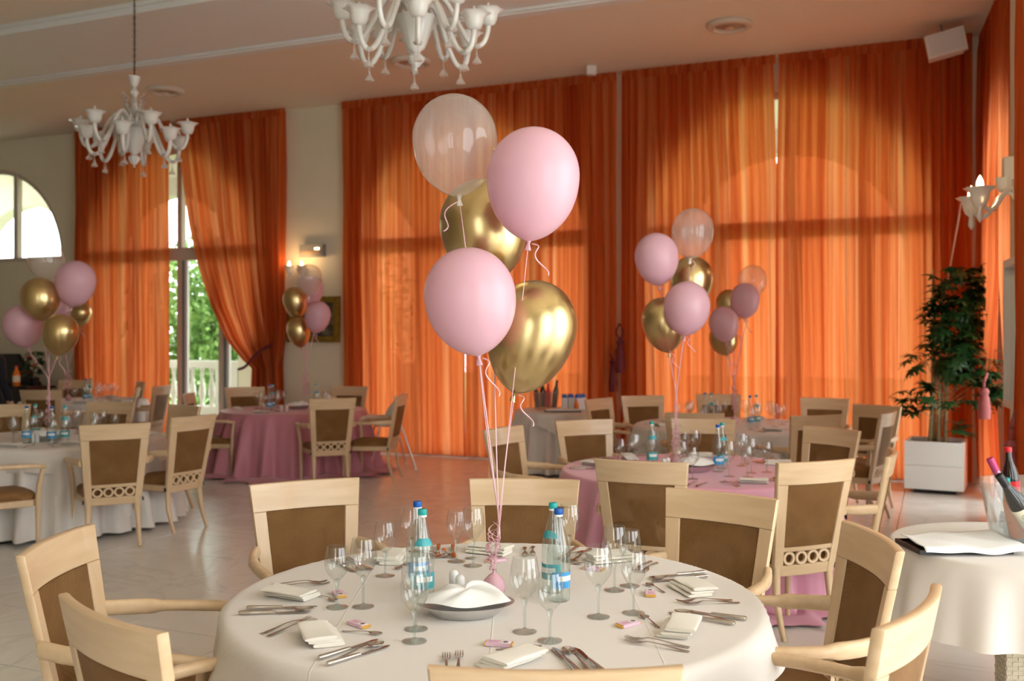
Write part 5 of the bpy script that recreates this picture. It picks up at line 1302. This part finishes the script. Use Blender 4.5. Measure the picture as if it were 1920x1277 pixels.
# small drinks table by the curtains
z = TZ + 0.005
r = empty('ice_bucket', (S1.x - 0.16, S1.y + 0.02, z)); tag(r, 'grey ice bucket with bottles on the small drinks table', 'ice bucket')
b = MB(); b.lathe([(0.12, 0), (0.14, 0.01), (0.165, 0.22), (0.17, 0.225), (0.158, 0.22), (0.13, 0.02), (0, 0.015)], 28); b.build('bucket', M['acrylic'], r, True, 60)
gs = 'bottles in the small bucket'
for dx, dy, body, cap, lb, h in ((-0.10, 0, 'wine', 'teal_cap', 'green capped bottle in the bucket on the small drinks table', 0.30), (-0.03, 0.05, 'cola', 'cap_pink', 'magenta capped bottle in the bucket on the small drinks table', 0.34), (0.02, -0.02, 'cap_red', 'cap_red', 'red bottle in the bucket on the small drinks table', 0.30), (0.10, 0.0, 'wine', 'black', 'black wine bottle in the bucket on the small drinks table', 0.34)):
    soft_bottle('drinks_bottle', (S1.x - 0.16 + dx, S1.y + 0.02 + dy, z + 0.03), (0, dx * 1.2, 0), body, cap, lb, 'bottle', h, 0.034, None, None, gs)
for k, (dx, dy) in enumerate(((0.07, 0.0), (0.15, 0.04), (0.24, -0.02), (0.29, 0.05))):
    r = empty('drinks_carton', (S1.x + dx, S1.y + dy, z), 0.2 * k); tag(r, 'white drinks carton with blue top, %s on the small table' % ['beside the ice bucket', 'second from the ice bucket', 'third from the ice bucket', 'farthest from the ice bucket'][k], 'carton', 'drinks cartons')
    b = MB(); b.box((0, 0, 0.075), (0.07, 0.07, 0.15)); b.build('carton_body', M['label_white'], r, False)
    b = MB(); b.box((0, 0, 0.172), (0.07, 0.07, 0.043), 0, 0.8); b.build('blue_top', M['blue_cap'], r, False)
soft_bottle('orange_bottle', (S1.x + 0.21, S1.y - 0.14, z), (0, 0, 0), 'orange', 'cap_red', 'small orange bottle before the drinks cartons', 'bottle', 0.14, 0.026)
b = MB(); b.box((S1.x + 0.03, S1.y - 0.33, z + 0.008), (0.44, 0.2, 0.014)); tag(b.build('serving_tray', M['tray'], None, False), 'dark tray on the small drinks table', 'tray')
b = MB(); b.box((S1.x + 0.03, S1.y - 0.32, z + 0.024), (0.40, 0.17, 0.016), 0, 0.96); tag(b.build('folded_cloth', M['napkin_w'], None, False), 'white cloth folded on the tray of the drinks table', 'napkin')
# ------------------------------------------------------------------ highchair
hc = Vector((-1.56, 12.55)); r = empty('highchair', (hc.x, hc.y, 0), -1.25); tag(r, 'white plastic highchair with splayed steel legs before the curtain', 'highchair')
for sx in (-1, 1):
    for sy in (-1, 1):
        b = MB(); b.sweep([(sx * 0.29, sy * 0.29, 0.02), (sx * 0.15, sy * 0.13, 0.56)], 0.013, 8); lg = b.build('leg', M['steel_b'], r)
        b = MB(); b.lathe([(0.017, 0.0), (0.018, 0.03), (0.014, 0.04)], 10, (sx * 0.29, sy * 0.29, 0)); b.build('foot', M['white'], lg)
b = MB()
def hcf(u, v):
    a = u * 2 * PI; x = 0.20 * math.cos(a); y = 0.19 * math.sin(a); back = max(0, math.sin(a)) ** 0.7
    hgt = lerp(0.12, 0.40, back); z = 0.54 + v * hgt; k = lerp(0.86, 1.0, v) * (1 - 0.28 * max(0, v - .5) * back)
    return (x * k, y * lerp(.9, 1.08, v), z)
b.grid(hcf, 40, 10, True); b.lathe([(0.0, 0.545), (0.17, 0.545)], 40); o = b.build('seat_shell', M['hc'], r, True, 60); o.modifiers.new('thickness', 'SOLIDIFY').thickness = 0.012
b = MB(); b.box((0, -0.27, 0.665), (0.42, 0.26, 0.03)); b.build('tray', M['hc'], r, False)
# ------------------------------------------------------------------ far left corner: counter, drinks, plant, person
cl = wp(-7.05, 0.9); r = empty('service_counter', (cl.x, cl.y, 0), WANG); tag(r, 'dark counter with sloping front panel under the arched fanlight', 'counter')
b = MB(); b.box((-0.5, 0, 0.42), (2.2, 0.5, 0.84)); b.build('body', M['dark'], r, False)
b = MB(); b.box((-0.5, 0, 0.86), (2.3, 0.56, 0.04)); b.build('worktop', M['dark'], r, False)
b = MB(); b.add([(-1.5, 0.12, 0.88), (0.45, 0.12, 0.88), (-0.05, 0.12, 1.38), (-1.5, 0.12, 1.38), (-1.5, 0.2, 0.88), (0.45, 0.2, 0.88), (-0.05, 0.2, 1.38), (-1.5, 0.2, 1.38)], [(0, 1, 2, 3), (5, 4, 7, 6), (0, 4, 5, 1), (1, 5, 6, 2), (2, 6, 7, 3), (3, 7, 4, 0)]); b.build('sloping_panel', M['dark'], r, False)
q = at(31, 15.6, 0.885); soft_bottle('orange_soda', (q.x, q.y, 0.885), (0, 0, 0), 'orange', 'cap_red', 'orange soda bottle on the dark counter at the left edge', 'bottle', 0.32, 0.055, 'winelabel')
q = wp(-6.62, 0.85); r = empty('small_tree', (q.x, q.y, 0.882)); tag(r, 'dark little potted tree with red bows behind the balloon ribbons', 'plant'); rg = random.Random(9)
b = MB(); b.lathe([(0.06, 0), (0.085, 0.13), (0.08, 0.13)], 20); b.build('pot', M['tray'], r)
b = MB(); b.sweep([(0, 0, 0.1), (0.01, 0, 0.55)], 0.012, 8); b.build('trunk', M['stem'], r)
for i in range(46):
    z_ = rg.uniform(0.16, 0.55); w = 0.16 * (0.66 - z_) / 0.5 + 0.03; a = rg.uniform(0, 6.28)
    o = link('leaf', LM[i % 3], r); o.location = (w * math.cos(a) * .5, w * math.sin(a) * .5, z_); o.rotation_euler = (rg.uniform(-.6, .3), 0, a - PI / 2); o.scale = (.55, .55, .55)
for (x, y, zz) in ((-0.04, -0.13, 0.22), (0.06, -0.12, 0.32), (-0.02, -0.1, 0.45)):
    b = MB(); b.lathe([(0, -0.02), (0.024, 0), (0, 0.02)], 8, (x - .02, y, zz)); b.lathe([(0, -0.02), (0.024, 0), (0, 0.02)], 8, (x + .02, y, zz)); b.build('bow', M['red'], r)
# a person in dark clothes, only an arm and shoulder inside the frame
pp = at(-16, 12.0, 0)
def person(loc, rz, label):
    J = {'pel': (0, 0, 0.95), 'bel': (0, 0.01, 1.10), 'che': (0, 0.015, 1.28), 'col': (0, 0.0, 1.42), 'nek': (0, -0.005, 1.50), 'hea': (0, -0.02, 1.60), 'top': (0, -0.01, 1.70),
         'sl': (0.17, 0, 1.40), 'el': (0.25, 0.02, 1.13), 'wl': (0.27, -0.06, 0.90), 'hl': (0.265, -0.085, 0.82), 'sr': (-0.17, 0, 1.40), 'er': (-0.25, 0.02, 1.13), 'wr': (-0.27, -0.06, 0.90), 'hr': (-0.265, -0.085, 0.82),
         'pl': (0.10, 0, 0.90), 'kl': (0.11, -0.01, 0.50), 'al': (0.11, 0.03, 0.09), 'tl': (0.12, -0.13, 0.035), 'pr': (-0.10, 0, 0.90), 'kr': (-0.11, -0.01, 0.50), 'ar': (-0.11, 0.03, 0.09), 'tr': (-0.12, -0.13, 0.035)}
    Rr = dict(pel=.15, bel=.14, che=.155, col=.10, nek=.06, hea=.095, top=.07, sl=.075, el=.055, wl=.042, hl=.038, sr=.075, er=.055, wr=.042, hr=.038, pl=.095, kl=.07, al=.05, tl=.04, pr=.095, kr=.07, ar=.05, tr=.04)
    E = [('pel', 'bel'), ('bel', 'che'), ('che', 'col'), ('col', 'nek'), ('nek', 'hea'), ('hea', 'top'), ('che', 'sl'), ('sl', 'el'), ('el', 'wl'), ('wl', 'hl'), ('che', 'sr'), ('sr', 'er'), ('er', 'wr'), ('wr', 'hr'), ('pel', 'pl'), ('pl', 'kl'), ('kl', 'al'), ('al', 'tl'), ('pel', 'pr'), ('pr', 'kr'), ('kr', 'ar'), ('ar', 'tr')]
    K = list(J); me = bpy.data.meshes.new('person_frame'); me.from_pydata([J[k] for k in K], [(K.index(a), K.index(b)) for a, b in E], [])
    o = bpy.data.objects.new('person_frame', me); COL.objects.link(o); o.modifiers.new('skin', 'SKIN')
    for i, k in enumerate(K):
        sv = me.skin_vertices[0].data[i]; f = 0.72 if k in ('pel', 'bel', 'che') else 1.0
        sv.radius = (Rr[k], Rr[k] * f); sv.use_root = (k == 'pel')
    s = o.modifiers.new('sub', 'SUBSURF'); s.levels = 2; s.render_levels = 2
    dg = bpy.context.evaluated_depsgraph_get(); m2 = bpy.data.meshes.new_from_object(o.evaluated_get(dg)); bpy.data.objects.remove(o)
    m2.materials.clear(); m2.materials.append(M['navy']); m2.materials.append(M['skin'])
    for p in m2.polygons:
        p.use_smooth = True; c = p.center
        p.material_index = 1 if (c.z > 1.47 or (c.z < 0.89 and abs(c.x) > 0.2)) else 0
    b = link('person', m2); b.location = loc; b.rotation_euler = (0, 0, rz); tag(b, label, 'person')
    h = MB(); h.lathe([(0.09, 1.58), (0.105, 1.64), (0.10, 1.70), (0.06, 1.76), (0.0, 1.775)], 20, (0, 0.012, 0)); h.build('hair', M['dark'], b)
    for s in (-1, 1):
        for f in range(5):
            x = s * 0.265; bx = 0.018 - f * 0.011
            h = MB(); L = (0.045, 0.068, 0.075, 0.07, 0.055)[f]
            y0 = -0.085 + bx * 1.3
            h.sweep([(x, y0, 0.82), (x - s * 0.004, y0 - (0.02 if f == 0 else 0.004), 0.80 - L * 0.5), (x - s * 0.012, y0 - (0.026 if f == 0 else 0.002), 0.80 - L)], [0.009, 0.0085, 0.007], 8); h.build('finger', M['skin'], b, True, 180)
    return b
person((pp.x, pp.y, 0), 2.6, 'person in dark clothes standing at the left picture edge')
for g in (GL, GS, FORK, SPOON, TSPOON, KNIFE, CHOC, BB, BT, SHAK, DISH):
    assert g['label'] != 'x', g.name
